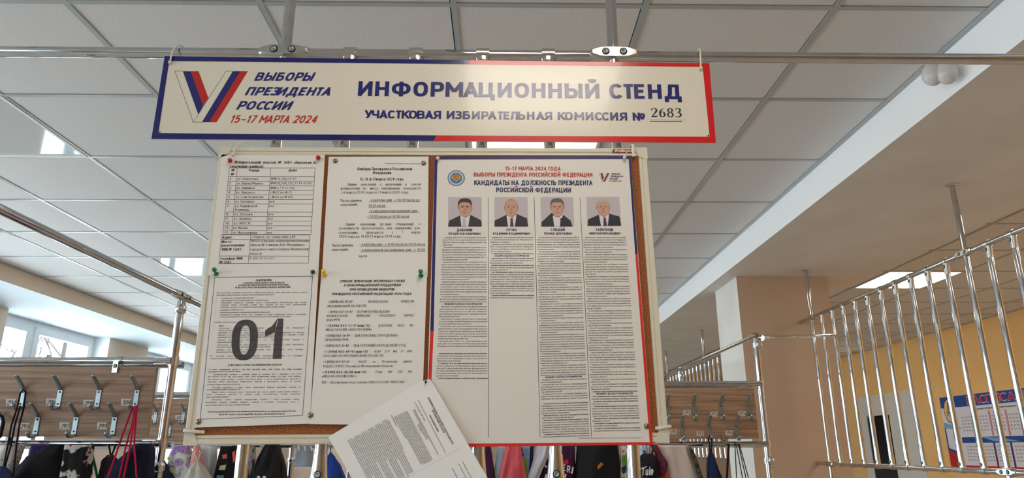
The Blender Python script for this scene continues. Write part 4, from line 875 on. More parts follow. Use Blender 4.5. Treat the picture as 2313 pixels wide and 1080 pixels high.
# 6: sheet hanging askew from one pin
PP0 = at(967, 852, Y=YP2-.001); PN = np.array([-.02, -1, .06]); PN = PN/np.linalg.norm(PN)
def hang(a, b):
    d = ray(a, b); t = np.dot(PP0-CAM, PN)/np.dot(d, PN); return CAM+d*t
c0, c1 = (968.5, 850.5), (741, 987.5); ed = (177, 306)
mb = MB(); nU, nV = 12, 14; V = []; lift = lambda u, v: .006*math.sin(math.pi*u)*v+.010*(v-.55)**2*(1 if v > .55 else 0)*4
for i in range(nU+1):
    for j in range(nV+1):
        u, v = i/nU, j/nV; p = lerp(c0, c1, u); p = (p[0]+ed[0]*v, p[1]+ed[1]*v)
        if u < .06 and v < .05: p = lerp(p, (975, 866), .35)
        V.append(hang(*p))
mb.add(V, [(i*(nV+1)+j, i*(nV+1)+j+1, (i+1)*(nV+1)+j+1, (i+1)*(nV+1)+j) for i in range(nU) for j in range(nV)], mat('fresh_paper', (240, 238, 236), .7), True)
mb.add([v-PN*.0008 for v in V], [(i*(nV+1)+j, (i+1)*(nV+1)+j, (i+1)*(nV+1)+j+1, i*(nV+1)+j+1) for i in range(nU) for j in range(nV)], mat('fresh_paper'), True)
k = Ink(mb, hang, PN, .0004)
z = lambda a, b: (a/4.5+740, b/4.5+840)
def tl(x0, y0, x1, y1, s, h, w='sr', mo='fit'): k.text(INKG, s, z(x0, y0), z(x1, y1), h, w, mo)
tl(1015, 262, 1268, 742, 'АДМИНИСТРАЦИЯ ГОРОДСКОГО ОКРУГА ШАТУРА', 3.6, 'sb'); tl(1060, 395, 1180, 625, 'МОСКОВСКОЙ ОБЛАСТИ', 3.6, 'sb'); tl(1032, 448, 1122, 618, 'ПОСТАНОВЛЕНИЕ', 3.6, 'sb')
k.line(INKG, z(918, 285), z(1200, 828), .8)
tl(880, 312, 985, 508, 'от 16.01.2024 № 1184', 3.4, 'r')
SW = 'администрация городского округа Шатура постановляет образовать избирательные участки в границах помещения для голосования установить срок предоставления документов территориальной комиссии обеспечить опубликование в газете и на официальном сайте контроль за выполнением настоящего постановления возложить на заместителя главы'.split()
def swords(n):
    o = []
    while sum(len(x)+1 for x in o) < n: o.append(random.choice(SW))
    return ' '.join(o)
dirv = np.array([280, 540])/608.0
for r in range(4):
    s0 = np.array([880-r*13 + (20 if 0 < r else 0)*0, 385+r*8.]) + dirv*(0 if r in (0, 1) else 150); ln = (520, 330, 180, 90)[r] if r else 520
    k.text(INKG, swords(int(ln/10)), z(*s0), z(*(s0+dirv*ln)), 3.0, 'r')
for r in range(9):
    s0 = np.array([800-r*15.5, 400+r*7.5])+dirv*(0 if r else 0); ln = 565 if r not in (7, 8) else (560, 250)[r-7]
    if r == 0: s0 = s0-dirv*0
    k.text(INKG, swords(52 if ln > 400 else 22), z(*s0), z(*(s0+dirv*ln)), 3.0, 'r')
tl(640, 445, 700, 562, 'ПОСТАНОВЛЯЕТ:', 3.2, 'r')
for r in range(24):
    s0 = np.array([603-r*17.3, 478+r*9.6])+dirv*(20 if r % 4 == 0 else 0); ln = 600 if (r*7) % 5 else 330+40*(r % 3)
    k.text(INKG, swords(55 if ln > 500 else 30), z(*s0), z(*(s0+dirv*ln)), 3.0, 'r')
for (xa, ya, ln) in ((1370, 920, 300), (1330, 940, 300), (1265, 985, 220)): k.text(INKG, swords(18), z(xa, ya), z(xa+dirv[0]*ln, ya+dirv[1]*ln), 3.0, 'r')
k.line(mat('paper_crease', (206, 202, 200), .8), z(780, 1090), z(1370, 765), .7)
tag(mb.build('notice_sheet', None, PP0), 'white printed decree hanging askew from one pin below the board', 'notice', GRP)

# ------------------------------------------------------------------ pins and tacks
def ball_pin(px, rgb, nm, label, y=None, r=.0052):
    m = MB(); p = at(*px, Y=(y or YP)); c = mat(nm, rgb, .25, coat=.3)
    m.lathe([(.0012, .001), (.0012, -.003), (.0018, -.0032), (.0022, -.004)], p, (0, 1, 0), c, 10); m.sphere(p+np.array([0, -.007, .0005]), r, c, 14)
    return tag(m.build('push_pin', None, p), label, 'pin', 'pins and tacks on the cork board')
def push_pin(px, rgb, nm, label, y):
    m = MB(); p = at(*px, Y=y); c = mat(nm, rgb, .3, coat=.3); ax = np.array([.05, -1, .45])
    m.lathe([(.0, -.004), (.0008, -.003), (.0052, .0), (.0052, .0015), (.0026, .003), (.0022, .009), (.0036, .011), (.0046, .0125), (.0044, .0155), (.003, .0165), (0, .0168)], p, ax, c, 18)
    return tag(m.build('push_pin', None, p), label, 'pin', 'pins and tacks on the cork board')
def tack(px, label, y, r=.0052):
    m = MB(); p = at(*px, Y=y); m.lathe([(.0006, -.006), (.0006, .0005), (r, .0006), (r*.95, .0018), (r*.7, .003), (r*.35, .0036), (0, .0038)], p, (0, -1, 0), mat('tack_brass', (150, 132, 104), .3, 1.0), 18)
    return tag(m.build('thumb_tack', None, p), label, 'thumb tack', 'pins and tacks on the cork board')
ball_pin((522, 366), (190, 18, 26), 'pin_red', 'red ball pin in the left top corner of the street table'); ball_pin((720.5, 360), (190, 18, 26), 'pin_red', 'red ball pin in the right top corner of the street table')
push_pin((488, 619), (14, 120, 56), 'pin_green', 'bright green push pin left above the fire leaflet', YP2); ball_pin((708.5, 617), (8, 58, 42), 'pin_dark_green', 'dark green ball pin right above the fire leaflet', YP2, .0046)
push_pin((733, 622), (240, 206, 44), 'pin_yellow', 'yellow push pin at the telephone list', YP2); push_pin((950.5, 623), (20, 124, 60), 'pin_green', 'green push pin right above the telephone list', YP2)
tack((757.5, 364), 'metal thumb tack in the left top corner of the application hours', YP); tack((956.5, 369), 'metal thumb tack in the right top corner of the application hours', YP)
tack((448.5, 953), 'metal thumb tack in the bottom left corner of the fire leaflet', YP2); tack((701.5, 938), 'metal thumb tack in the bottom right corner of the fire leaflet', YP2)
ball_pin((989.5, 361), (216, 210, 212), 'pin_white', 'white ball pin in the left top corner of the poster', None, .0042); ball_pin((1410, 359), (222, 216, 222), 'pin_white', 'white ball pin in the right top corner of the poster', None, .0042)
tack((1460.5, 963), 'metal thumb tack near the bottom right corner of the poster', YP)
m = MB(); p = at(960, 868, Y=YP2-.001); m.lathe([(.0005, -.01), (.0005, .004), (.002, .005), (.0022, .009), (0, .0105)], p, (.35, -1, .7), mat('pin_black', (30, 24, 28), .3), 12)
tag(m.build('push_pin', None, p), 'small black pin holding the askew sheet', 'pin', 'pins and tacks on the cork board')

# ------------------------------------------------------------------ cable ties
TIEM = mat('nylon_tie', (222, 214, 196), .4)
def tie(label, pts, w=.0021):
    m = MB(); m.tube(smooth_path(pts, 5), w, TIEM, 8, sy=.45); e = np.array(pts[0]); m.obox(e, (.003, 0, 0), (0, .0025, 0), (0, 0, .003), TIEM)
    return tag(m.build('cable_tie'), label, 'cable tie', 'white cable ties holding the sign and board')
def loop_over_pipe(px):
    a = at(*px, Y=YS-.004); x = a[0]
    return [a+np.array([-.002, 0, 0]), np.array([x, YS-.004, ZT-.012]), np.array([x+.003, YG-.016, ZT+.008]), np.array([x+.006, YG, ZT+.0155]), np.array([x+.008, YG+.016, ZT+.002]), np.array([x+.006, YG+.008, ZT-.014]), np.array([x+.004, YS+.004, ZT-.026])]
tie('white cable tie round the pipe at the left top corner of the sign', loop_over_pipe((386, 141))); tie('white cable tie round the pipe at the right top corner of the sign', loop_over_pipe((1585, 154)))
m = MB(); xx = at(596, 118, Y=YG)[0]; m.lathe([(.0134, -.0028), (.0142, -.0028), (.0142, .0028), (.0134, .0028)], (xx, YG, ZT), (1, 0, 0), TIEM); tag(m.build('cable_tie'), 'white cable tie wrapped round the pipe left of the left clamp', 'cable tie', 'white cable ties holding the sign and board')
t1 = at(527, 349, Y=YB-.003)
tie('white cable tie looping over the left top corner of the cork board', [t1, t1+np.array([.004, -.001, .018]), t1+np.array([.016, .006, .031]), t1+np.array([.03, .02, .026]), t1+np.array([.042, .03, .008]), t1+np.array([.03, .03, -.012])])
t1 = at(1431, 351, Y=YB-.003)
tie('white cable tie over the frame at the right top corner of the cork board', [t1, t1+np.array([0, -.0005, .012]), t1+np.array([.001, .004, .026]), t1+np.array([-.004, .022, .026]), t1+np.array([-.014, .034, .012]), t1+np.array([-.008, .03, -.01])], .0034)
t1 = at(452, 976, Y=YB-.003)
tie('white cable tie through the cork at the left bottom corner of the board', [t1+np.array([.004, .003, 0]), t1, t1+np.array([-.02, -.002, .002]), t1+np.array([-.031, .002, .003]), t1+np.array([-.033, .016, .003]), t1+np.array([-.012, .02, .002])], .0032)
t1 = at(1489, 967, Y=YB-.003)
tie('white cable tie through the cork at the right bottom corner of the board', [t1+np.array([-.004, .003, 0]), t1, t1+np.array([.014, -.002, .002]), t1+np.array([.0225, .002, .003]), t1+np.array([.024, .016, .003]), t1+np.array([.008, .02, .002])], .003)

# ------------------------------------------------------------------ motion detector on the beam
pc = at(2117, 172, X=1.548)
det = thing('motion_detector', 'white rounded motion detector on the beam near the ceiling', 'detector', pc)
m = MB(); m.lathe([(.03, 0), (.03, .008), (.02, .012)], pc, (-1, 0, 0), WHITE); m.tube([pc+np.array([-.008, 0, .02]), pc+np.array([-.03, 0, .015]), pc+np.array([-.05, 0, 0])], .011, WHITE, 10); m.build('bracket', det)
for px_, x_ in ((2107, 1.478), (2139, 1.506)):
    m = MB(); m.sphere(at(px_, 168 if px_ < 2120 else 164, X=x_), .042, mat('detector_plastic', (214, 208, 206), .25), 18, (.82, .8, 1.0)); m.build('lens_dome', det)

# ------------------------------------------------------------------ timetable board on the right wall
XW = 5.188
pw = lambda a, b: at(a, b, X=XW)
ys0, ys1, zt0, zb0 = 8.32, 6.3, 2.065, 1.285
mb = MB(); mb.box((XW, ys1, zb0), (5.2, ys0, zt0), mat('timetable_white', (236, 230, 236), .35))
def uv(u, v): return np.array([XW-.0006, ys0-(ys0-ys1)*u, zt0-(zt0-zb0)*v])
def wpoly(m, pts, ly=1): mb.add([uv(*p)+np.array([-.0004*ly, 0, 0]) for p in pts], [tuple(range(len(pts)))], m)
TBl = mat('timetable_blue', (28, 78, 158), .4); TRd = mat('timetable_red', (200, 34, 40), .4); TCy = mat('timetable_cyan', (128, 182, 214), .4); TOr = mat('timetable_orange', (240, 196, 140), .4); TDk = mat('timetable_dark', (60, 30, 20), .4); TPk = mat('timetable_violet', (88, 40, 110), .4)
wpoly(TBl, [(0, 0), (1, 0), (1, .16), (0, .16)])
wpoly(TRd, [(0, .74), (.1, .78), (.13, .84), (.13, 1), (0, 1)]); wpoly(TBl, [(0, .72), (.06, .76), (.13, .8), (.13, .84), (.05, .79), (0, .75)], 2)
wpoly(TCy, [(0, .36), (.1, .42), (.17, .46), (.1, .47), (0, .45)]); wpoly(TBl, [(0, .45), (.012, .45), (.012, .74), (0, .74)])
wpoly(TBl, [(.14, .58), (1, .58), (1, .66), (.14, .66)], 1); wpoly(TCy, [(.3, .58), (.46, .6), (.6, .65), (.4, .64)], 2)
wpoly(TRd, [(.13, .965), (1, .965), (1, 1), (.13, 1)])
for i in range(7):
    u = .155+.125*i; wpoly(TRd, [(u+.116, .24), (u+.12, .24), (u+.12, .57), (u+.116, .57)], 1); wpoly(TRd, [(u+.124, .24), (u+.128, .24), (u+.128, .57), (u+.124, .57)], 1); wpoly(TPk, [(u+.108, .66), (u+.122, .66), (u+.122, .965), (u+.108, .965)], 1)
    for v in (.3, .7):
        for a in range(5):
            for b in range(4): wpoly(mat('timetable_grey', (186, 182, 190), .5), [(u+.012+b*.024, v+a*.045), (u+.012+b*.024+.016, v+a*.045), (u+.012+b*.024+.016, v+a*.045+.02), (u+.012+b*.024, v+a*.045+.02)], 1)
ring = lambda cx, cy_, a, b: [(cx+a*math.cos(2*math.pi*j/28), cy_+b*math.sin(2*math.pi*j/28)) for j in range(28)]
wpoly(TDk, ring(.073, .205, .05, .175), 3); wpoly(TOr, ring(.073, .205, .045, .16), 4)
for pts in ([(.048, .28), (.055, .28), (.079, .1), (.07, .1)], [(.07, .1), (.079, .1), (.1, .28), (.09, .28)], [(.058, .22), (.09, .22), (.09, .235), (.056, .235)], [(.066, .08), (.082, .08), (.082, .11), (.066, .11)]): wpoly(TDk, pts, 5)
kk = Ink(mb, lambda a, b: np.array([XW-.0006, ys0-(ys0-ys1)*a, zt0-(zt0-zb0)*b]), (-1, 0, 0), .0004)
def wtext(m, s, u0, u1, v, h, w, ly, grow=0):
    A = uv(u0, v); B = uv(u1, v); H = h*(zt0-zb0); d = np.array([0, -1.0, 0]); up = np.array([0, 0, 1.0]); adv = [GLY[w, c][2] for c in s]; kx = (u1-u0)*(ys0-ys1)/(sum(adv)*H); x = 0
    for c, a in zip(s, adv):
        gv, gt, _ = GLY[w, c]
        if len(gv):
            ctr = (gv.max(0)+gv.min(0))/2; g2 = gv+(gv-ctr)*grow
            mb.tris(A+np.array([-.0004*ly, 0, 0])+np.outer(g2[:, 0]*H*kx+x, d)+np.outer(g2[:, 1]*H, up)+np.outer(gv[:, 2], (-1, 0, 0)), gt, m)
        x += a*H*kx
wtext(mat('timetable_white'), 'РАСПИСАНИЕ', .242, .78, .132, .1, 'B', 3, .1); wtext(TRd, 'РАСПИСАНИЕ', .242, .78, .13, .095, 'B', 5)
wtext(TDk, '«Средняя общеобразовательная школа № 6»', .27, .74, .215, .022, 'b', 2)
tag(mb.build('timetable_board'), 'blue and red school timetable board on the orange wall', 'board')

# ------------------------------------------------------------------ bags and clothes hanging from the racks
def fabric(nm, rgb=(200, 200, 200), rough=.85): return mat('fabric_'+nm, rgb, rough, spec=.2)
def hang_cloth(name, label, cat, Y, rows, m, depth=.04, folds=9, amp=.06, group='bags and clothes hanging on the coat racks', n=40, phase=0.0, root=None, part='sack'):
    """soft shape whose outline follows rows of (photo y, left x, right x) met with the plane it hangs in"""
    V = []; R = []
    for (py, xa, xb) in rows:
        A, B = at(xa, py, Y=Y), at(xb, py, Y=Y); R.append(((A+B)/2, abs(B[0]-A[0])/2))
    # resample between rows
    Q = []
    for i in range(len(R)-1):
        for s in range(4):
            t = s/4; t2 = t*t*(3-2*t)*.5+t*.5; Q.append((R[i][0]*(1-t)+R[i+1][0]*t, R[i][1]*(1-t2)+R[i+1][1]*t2))
    Q.append(R[-1])
    wmax = max(q[1] for q in Q)
    for i, (c, w) in enumerate(Q):
        dp = min(depth, w*.9+.004)
        for k in range(n):
            a = 2*math.pi*k/n; f = 1+amp*math.sin(folds*a+phase+i*.12)*(1 if w < wmax else .8)
            ca, sa = math.cos(a), math.sin(a)
            V.append(c+np.array([w*math.copysign(abs(ca)**.85, ca)*(1+amp*.3*math.sin(folds*a+phase)), dp*math.copysign(abs(sa)**.8, sa)*f+dp*amp*1.5*math.sin(folds*.5*a+i*.3), 0]))
    mb = MB(); N = len(Q)
    mb.add(V, [(i*n+k, (i+1)*n+k, (i+1)*n+(k+1) % n, i*n+(k+1) % n) for i in range(N-1) for k in range(n)]+[tuple(range(n)), tuple(reversed(range((N-1)*n, N*n)))], m, True)
    if root is None: root = thing(name, label, cat, Q[0][0], group)
    mb.build(part, root); return root
def cords(root, Y, paths, m, r=.0022, part='cord'):
    for P in paths:
        mb = MB(); mb.tube([at(x, y, Y=(yy if yy else Y)) for x, y, yy in [(p+(None,))[:3] if len(p) < 3 else p for p in P]], r, m, 8); mb.build(part, root)
def print_on(root, Y, fn, part='print'):
    mb = MB(); k = Ink(mb, lambda a, b: at(a, b, Y=Y), (0, -1, 0), .0004); fn(k); return mb.build(part, root)
BLK = fabric('black', (30, 28, 32)); NVY = fabric('navy', (34, 38, 66)); CORDK = fabric('cord_black', (26, 22, 34)); PINK = fabric('cord_pink', (186, 28, 66))
YL = 2.318
b = hang_cloth('drawstring_bag', 'white bag with small black dots at the left end of the left rack', 'bag', YL, [(1006, 4, 52), (1030, -8, 44), (1075, -20, 30), (1300, -40, 20)], noisy('dotted_cloth', (40, 38, 40), (214, 208, 204), (75, 75, 75), .85, lo=.16, hi=.2, kind='dots'), .03, 7)
cords(b, YL, [[(20, 1008), (24, 990, 2.386)]], CORDK, .004, 'strap')
b = hang_cloth('drawstring_bag', 'navy drawstring bag hanging by long dark cords from hook 294', 'bag', 2.21, [(1053, 4, 12), (1066, -14, 20), (1085, -30, 30), (1320, -50, 40)], fabric('blue_navy', (44, 58, 96)), .04, 11)
cords(b, 2.30, [[(46, 888, 2.355), (40, 918, 2.34), (26, 960), (8, 1056, 2.21)], [(58, 885, 2.355), (54, 920, 2.34), (44, 960), (38, 1000), (30, 1075, 2.21)], [(46, 917, 2.335), (34, 958), (26, 1000), (10, 1060, 2.21)], [(46, 888, 2.355), (52, 881, 2.35), (58, 885, 2.355)]], CORDK, .0026)
b = hang_cloth('drawstring_bag', 'black bag strap and bag at the left edge beside hook 294', 'bag', 2.30, [(1060, -80, -62), (1100, -100, -56), (1300, -110, -54)], BLK, .03)
cords(b, 2.32, [[(-2, 938, 2.35), (5, 942, 2.35), (8, 955), (2, 985), (-70, 1064, 2.30)]], CORDK, .0045)
b = hang_cloth('scarf', 'purple and pale green scarf on the left rack rail', 'scarf', 2.385, [(1004, 70, 116), (1030, 66, 114), (1060, 64, 112)], noisy('purple_scarf', (74, 44, 116), (120, 112, 130), (34, 3, 3), .85, lo=.55, hi=.7), .012, 5)
hang_cloth('jacket', 'plain black jacket under hooks 295 and 297', 'jacket', YL+.0, [(1003, 116, 150), (1022, 92, 152), (1032, 66, 156), (1056, 44, 160), (1085, 26, 148), (1320, 10, 136)], BLK, .05, 6, .05)
b = hang_cloth('tote_bag', 'black and white furry patterned bag under hook 297', 'bag', YL-.02, [(1005, 150, 208), (1030, 148, 206), (1085, 138, 204), (1300, 128, 204)], noisy('furry_patches', (26, 24, 26), (206, 196, 190), (19, 19, 19), .95, 3, .5, .54), .035, 8)
b = hang_cloth('shoe_bag', 'dark patterned shoe bag between hook 299 and the pink cords', 'bag', 2.352, [(1028, 244, 256), (1042, 232, 266), (1085, 222, 276), (1290, 214, 280)], noisy('dark_pattern', (44, 38, 44), (92, 66, 50), (36, 36, 36), .9, 3, .55, .62), .02, 9)
cords(b, 2.352, [[(250, 1030), (246, 1004, 2.372)], [(252, 1030), (262, 1004, 2.372)]], CORDK, .0028)
hang_cloth('jacket', 'dark navy jacket beside the left chrome post', 'jacket', 2.295, [(1002, 308, 340), (1016, 296, 347), (1040, 268, 347), (1085, 236, 346), (1320, 226, 346)], fabric('deep_navy', (24, 27, 48)), .038, 7)
b = hang_cloth('drawstring_bag', 'red bag hanging by long pink cords from hook 300', 'bag', 2.19, [(1110, 262, 300), (1150, 240, 320), (1320, 230, 330)], fabric('red', (150, 30, 50)), .04)
cords(b, 2.235, [[(300, 919, 2.335), (276, 985, 2.27), (242, 1084, 2.22), (262, 1116, 2.19)], [(306, 917, 2.335), (298, 960, 2.32), (284, 1010), (268, 1084), (270, 1116, 2.19)], [(308, 917, 2.335), (300, 970, 2.27), (292, 1020), (278, 1084), (284, 1116, 2.19)], [(310, 917, 2.335), (304, 985, 2.27), (303, 1010), (309, 1084), (298, 1116, 2.19)]], PINK, .0028)
cords(thing('lanyard', 'thin green strap hanging left of hook 299 bags', 'strap', at(212, 1010, Y=2.36), 'bags and clothes hanging on the coat racks'), 2.36, [[(206, 1003, 2.372), (209, 1030), (216, 1060), (222, 1090)]], fabric('green', (36, 130, 60)), .004, 'strap')
# on the second left rack
Y3 = 3.815
hang_cloth('drawstring_bag', 'plain navy drawstring bag just right of the left chrome post', 'bag', Y3-.03, [(1040, 366, 372), (1056, 352, 380), (1085, 340, 394), (1240, 332, 398)], NVY, .05, 9)
fl = noisy('floral_cloth', (214, 216, 196), (158, 116, 178), (15, 15, 15), .85, 3, .45, .56)
b = hang_cloth('dress', 'white dress with purple and green flowers beside the left chrome post', 'dress', Y3+.01, [(1008, 392, 430), (1030, 382, 434), (1085, 372, 436), (1260, 364, 440)], fl, .03, 8)
def flowers(k):
    for (x, y, r, m) in ((413, 1018, 7.5, 0), (402, 1044, 9, 0), (424, 1050, 6, 0), (388, 1062, 6, 1), (426, 1030, 4, 1), (382, 1036, 5, 1)):
        c = fabric('lilac', (166, 120, 188)) if m == 0 else fabric('lime', (178, 196, 96))
        for j in range(6):
            a = 2*math.pi*j/6+x; k.disc(c, (x+r*.55*math.cos(a), y+r*.55*math.sin(a)), r*.45, r*.45, 2+j*.1, 10)
        k.disc(fabric('olive', (120, 128, 40)), (x, y), r*.28, r*.28, 4, 10)
print_on(b, Y3-.026, flowers, 'flower_pattern')
hang_cloth('drawstring_bag', 'salmon pink bag behind the cream drawstring bag', 'bag', Y3-.035, [(1008, 438, 452), (1030, 432, 455), (1085, 424, 462), (1240, 420, 466)], fabric('salmon', (222, 150, 142)), .015, 7)
b = hang_cloth('drawstring_bag', 'cream drawstring bag with gathered neck hanging on cream cords', 'bag', Y3-.1, [(1041, 443, 448), (1048, 437, 455), (1062, 426, 468), (1085, 414, 481), (1240, 404, 486)], fabric('cream', (196, 190, 178)), .04, 13, .1)
CRC = fabric('cord_cream', (210, 200, 184))
cords(b, Y3-.1, [[(446, 1043), (440, 1025), (446, 1008, 3.876)], [(446, 1043), (453, 1025), (446, 1008, 3.876)]], CRC, .003)
hang_cloth('plastic_bag', 'thin white carrier bag right of the cream drawstring bag', 'bag', Y3+.02, [(1008, 454, 490), (1040, 456, 489), (1085, 462, 488), (1230, 462, 490)], fabric('white_film', (214, 220, 226), .4), .03, 9)
b = hang_cloth('backpack', 'black bag with red and pale patches left of the grille post', 'bag', Y3-.02, [(1008, 500, 532), (1035, 494, 534), (1085, 484, 536), (1250, 480, 538)], BLK, .05, 5)
print_on(b, Y3-.075, lambda k: (k.poly(fabric('coral', (206, 92, 84)), [(502, 1028), (512, 1025), (513, 1035), (503, 1037)]), k.poly(fabric('beige', (196, 186, 140)), [(497, 1052), (511, 1050), (508, 1062), (494, 1062)]), k.poly(fabric('teal', (72, 150, 128)), [(490, 1074), (506, 1074), (504, 1086), (488, 1086)]), k.poly(fabric('coral'), [(524, 1022), (531, 1018), (533, 1040), (527, 1046)])), 'patch')
b = hang_cloth('drawstring_bag', 'large black drawstring bag right of the left grille post', 'bag', Y3-.06, [(1002, 601, 630), (1018, 592, 634), (1040, 582, 641), (1058, 574, 645), (1085, 568, 648), (1280, 562, 650)], fabric('charcoal', (36, 35, 36)), .06, 15, .1)
for x_ in (584, 597): print_on(b, Y3-.125, lambda k: k.disc(fabric('white', (220, 220, 222)), (x_, 1079), 4, 4, 1, 14))
hang_cloth('tote_bag', 'striped grey bag squeezed left of the large black drawstring bag', 'bag', Y3+.03, [(1008, 556, 576), (1040, 560, 578), (1085, 558, 574), (1230, 556, 576)], noisy('striped_cloth', (52, 46, 50), (176, 170, 176), (44, 8, 8), .85, 3, .48, .54), .02)
# third left rack, seen past the second rack's end post
Y5 = 5.33
b = hang_cloth('shorts', 'pale grey denim shorts seen past the thin rack post', 'shorts', Y5, [(1006, 672, 700), (1020, 666, 706), (1040, 663, 709), (1054, 662, 710)], fabric('grey_denim', (148, 152, 160)), .05, 5)
print_on(b, Y5-.055, lambda k: [k.line(fabric('white'), (674+i*14, 1008), (676+i*14, 1018), 3) for i in range(3)], 'belt_loop')
b = hang_cloth('drawstring_bag', 'bright blue drawstring bag left of the askew hanging sheet', 'bag', Y5-.04, [(1022, 745, 749), (1034, 738, 757), (1054, 732, 770), (1085, 728, 782), (1200, 724, 786)], fabric('bright_blue', (34, 62, 140)), .07, 11, .09)
cords(b, Y5-.04, [[(747, 1024), (747, 1008, 5.376)]], CORDK, .003)
# on the right rack
YR = 3.185
def rb(name, label, cat, rows, m, dy=0.0, depth=.04, folds=8, amp=.07, part='sack'): return hang_cloth(name, label, cat, YR+dy, rows, m, depth, folds, amp, part=part)
rb('drawstring_bag', 'dark plum bag behind the grille bar right of the askew sheet', 'bag', [(1006, 1096, 1108), (1030, 1094, 1112), (1085, 1088, 1120), (1260, 1084, 1122)], fabric('plum', (66, 30, 58)), 0)
rb('drawstring_bag', 'pale blue bag beside the coral pink bag', 'bag', [(1006, 1124, 1142), (1040, 1120, 1140), (1085, 1112, 1136), (1260, 1106, 1138)], fabric('pale_blue', (164, 184, 204)), .02)
rb('drawstring_bag', 'coral pink bag hanging behind the lower edge of the poster', 'bag', [(1004, 1143, 1175), (1030, 1137, 1180), (1055, 1131, 1185), (1085, 1125, 1191), (1260, 1118, 1196)], fabric('coral_pink', (206, 88, 98), .6), -.03, .05, 11, .1)
b = rb('tote_bag', 'blue bag with a green patch right of the coral pink bag', 'bag', [(1006, 1176, 1198), (1040, 1178, 1198), (1085, 1182, 1200), (1260, 1180, 1202)], fabric('sky_blue', (134, 160, 196)), .01, .03)
print_on(b, YR-.03, lambda k: (k.poly(fabric('leaf_green', (96, 150, 60)), [(1180, 1042), (1190, 1036), (1192, 1086), (1184, 1086)]), k.poly(fabric('brown', (84, 52, 50)), [(1177, 1024), (1182, 1022), (1183, 1030), (1178, 1031)])), 'patch')
rb('drawstring_bag', 'narrow dark navy bag between blue and whitish bags', 'bag', [(1006, 1198, 1206), (1040, 1195, 1204), (1085, 1192, 1200), (1260, 1190, 1200)], NVY, .0, .02)
rb('plastic_bag', 'whitish grey carrier bag left of the right grille bar', 'bag', [(1004, 1213, 1243), (1030, 1208, 1240), (1060, 1198, 1226), (1085, 1190, 1216), (1260, 1180, 1212)], fabric('white_grey', (196, 198, 208), .45), -.03, .03, 9, .1)
b = rb('tote_bag', 'dark purple bag with large white letters', 'bag', [(1006, 1246, 1298), (1030, 1236, 1299), (1056, 1222, 1300), (1085, 1212, 1300), (1260, 1206, 1302)], fabric('purple', (66, 28, 62)), .0, .04)
def letters(k):
    wh = fabric('white')
    k.text(wh, 'L', (1230.5, 1056), (1238.5, 1055), 14, 'B'); k.text(wh, 'E', (1272, 1064), (1279, 1064), 14, 'B'); k.text(wh, 'R', (1280, 1067), (1289, 1068), 15, 'B'); k.text(wh, 'I', (1290, 1070), (1294, 1071), 15, 'B'); k.text(wh, 'A', (1228, 1086), (1242, 1086), 14, 'B'); k.text(wh, 'V', (1270, 1084), (1282, 1084), 12, 'B')
    k.poly(fabric('crimson', (190, 36, 66)), [(1274, 1040), (1282, 1037), (1285, 1046), (1279, 1051), (1273, 1047)], 1)
print_on(b, YR-.042, letters, 'lettering')
b = rb('drawstring_bag', 'wide black bag with a small orange tag', 'bag', [(1004, 1304, 1396), (1030, 1302, 1399), (1085, 1298, 1402), (1280, 1296, 1404)], fabric('soft_black', (30, 30, 32)), -.01, .05, 7)
print_on(b, YR-.066, lambda k: k.poly(fabric('orange_tag', (190, 104, 60)), [(1347, 1055), (1358, 1044), (1363, 1049), (1352, 1060)], 1), 'tag')
b = rb('plastic_bag', 'green and white printed bag beside the right grille post', 'bag', [(1008, 1402, 1414), (1030, 1400, 1416), (1085, 1396, 1420), (1240, 1394, 1422)], noisy('printed_film', (92, 140, 60), (214, 206, 190), (30, 30, 14), .5, 3, .45, .52), .0, .02)
print_on(b, YR-.024, lambda k: (k.disc(fabric('coral'), (1408, 1020), 3, 3, 1, 12), k.poly(fabric('ink_blue', (38, 46, 96)), [(1405, 1056), (1413, 1052), (1413, 1068), (1406, 1070)], 1)), 'patch')
b = rb('tote_bag', 'white bag with pale blue print behind the lettered black bag', 'bag', [(1006, 1445, 1466), (1030, 1443, 1467), (1060, 1443, 1466)], noisy('blue_print_film', (204, 212, 226), (120, 148, 196), (26, 26, 26), .5, 3, .55, .62), .02, .02)
b = rb('drawstring_bag', 'black bag with white script lettering right of the grille post', 'bag', [(1025, 1452, 1474), (1030, 1446, 1480), (1052, 1444, 1486), (1085, 1442, 1492), (1270, 1440, 1496)], BLK, -.03, .04, 6)
cords(b, YR-.03, [[(1458, 1027), (1450, 1004, 3.25)], [(1472, 1027), (1478, 1006, 3.25)]], CORDK, .004, 'strap')
print_on(b, YR-.078, lambda k: (k.text(fabric('white'), 'Tule', (1448, 1075), (1477, 1073), 18, 'B', slant=.28), k.line(fabric('white'), (1447, 1060), (1461, 1054), 2.2)), 'lettering')
b = rb('scarf', 'dark red plaid scarf between the black bag and the white carrier bag', 'scarf', [(1006, 1470, 1484), (1025, 1480, 1494), (1045, 1484, 1508), (1062, 1486, 1506), (1075, 1488, 1500)], noisy('plaid', (110, 40, 48), (66, 42, 62), (50, 50, 50), .9, 2, .45, .55), -.02, .03, 5)
rb('jacket', 'bright orange garment hem beside the plaid scarf', 'jacket', [(1004, 1480, 1488), (1030, 1482, 1494), (1066, 1488, 1506), (1085, 1492, 1516), (1240, 1490, 1524)], fabric('bright_orange', (226, 92, 42)), .0, .02)
rb('plastic_bag', 'large translucent pinkish white carrier bag under hook 590', 'bag', [(1006, 1482, 1554), (1025, 1486, 1560), (1050, 1496, 1570), (1085, 1508, 1584), (1260, 1504, 1590)], fabric('pinkish_film', (206, 190, 186), .35), .01, .03, 13, .08)
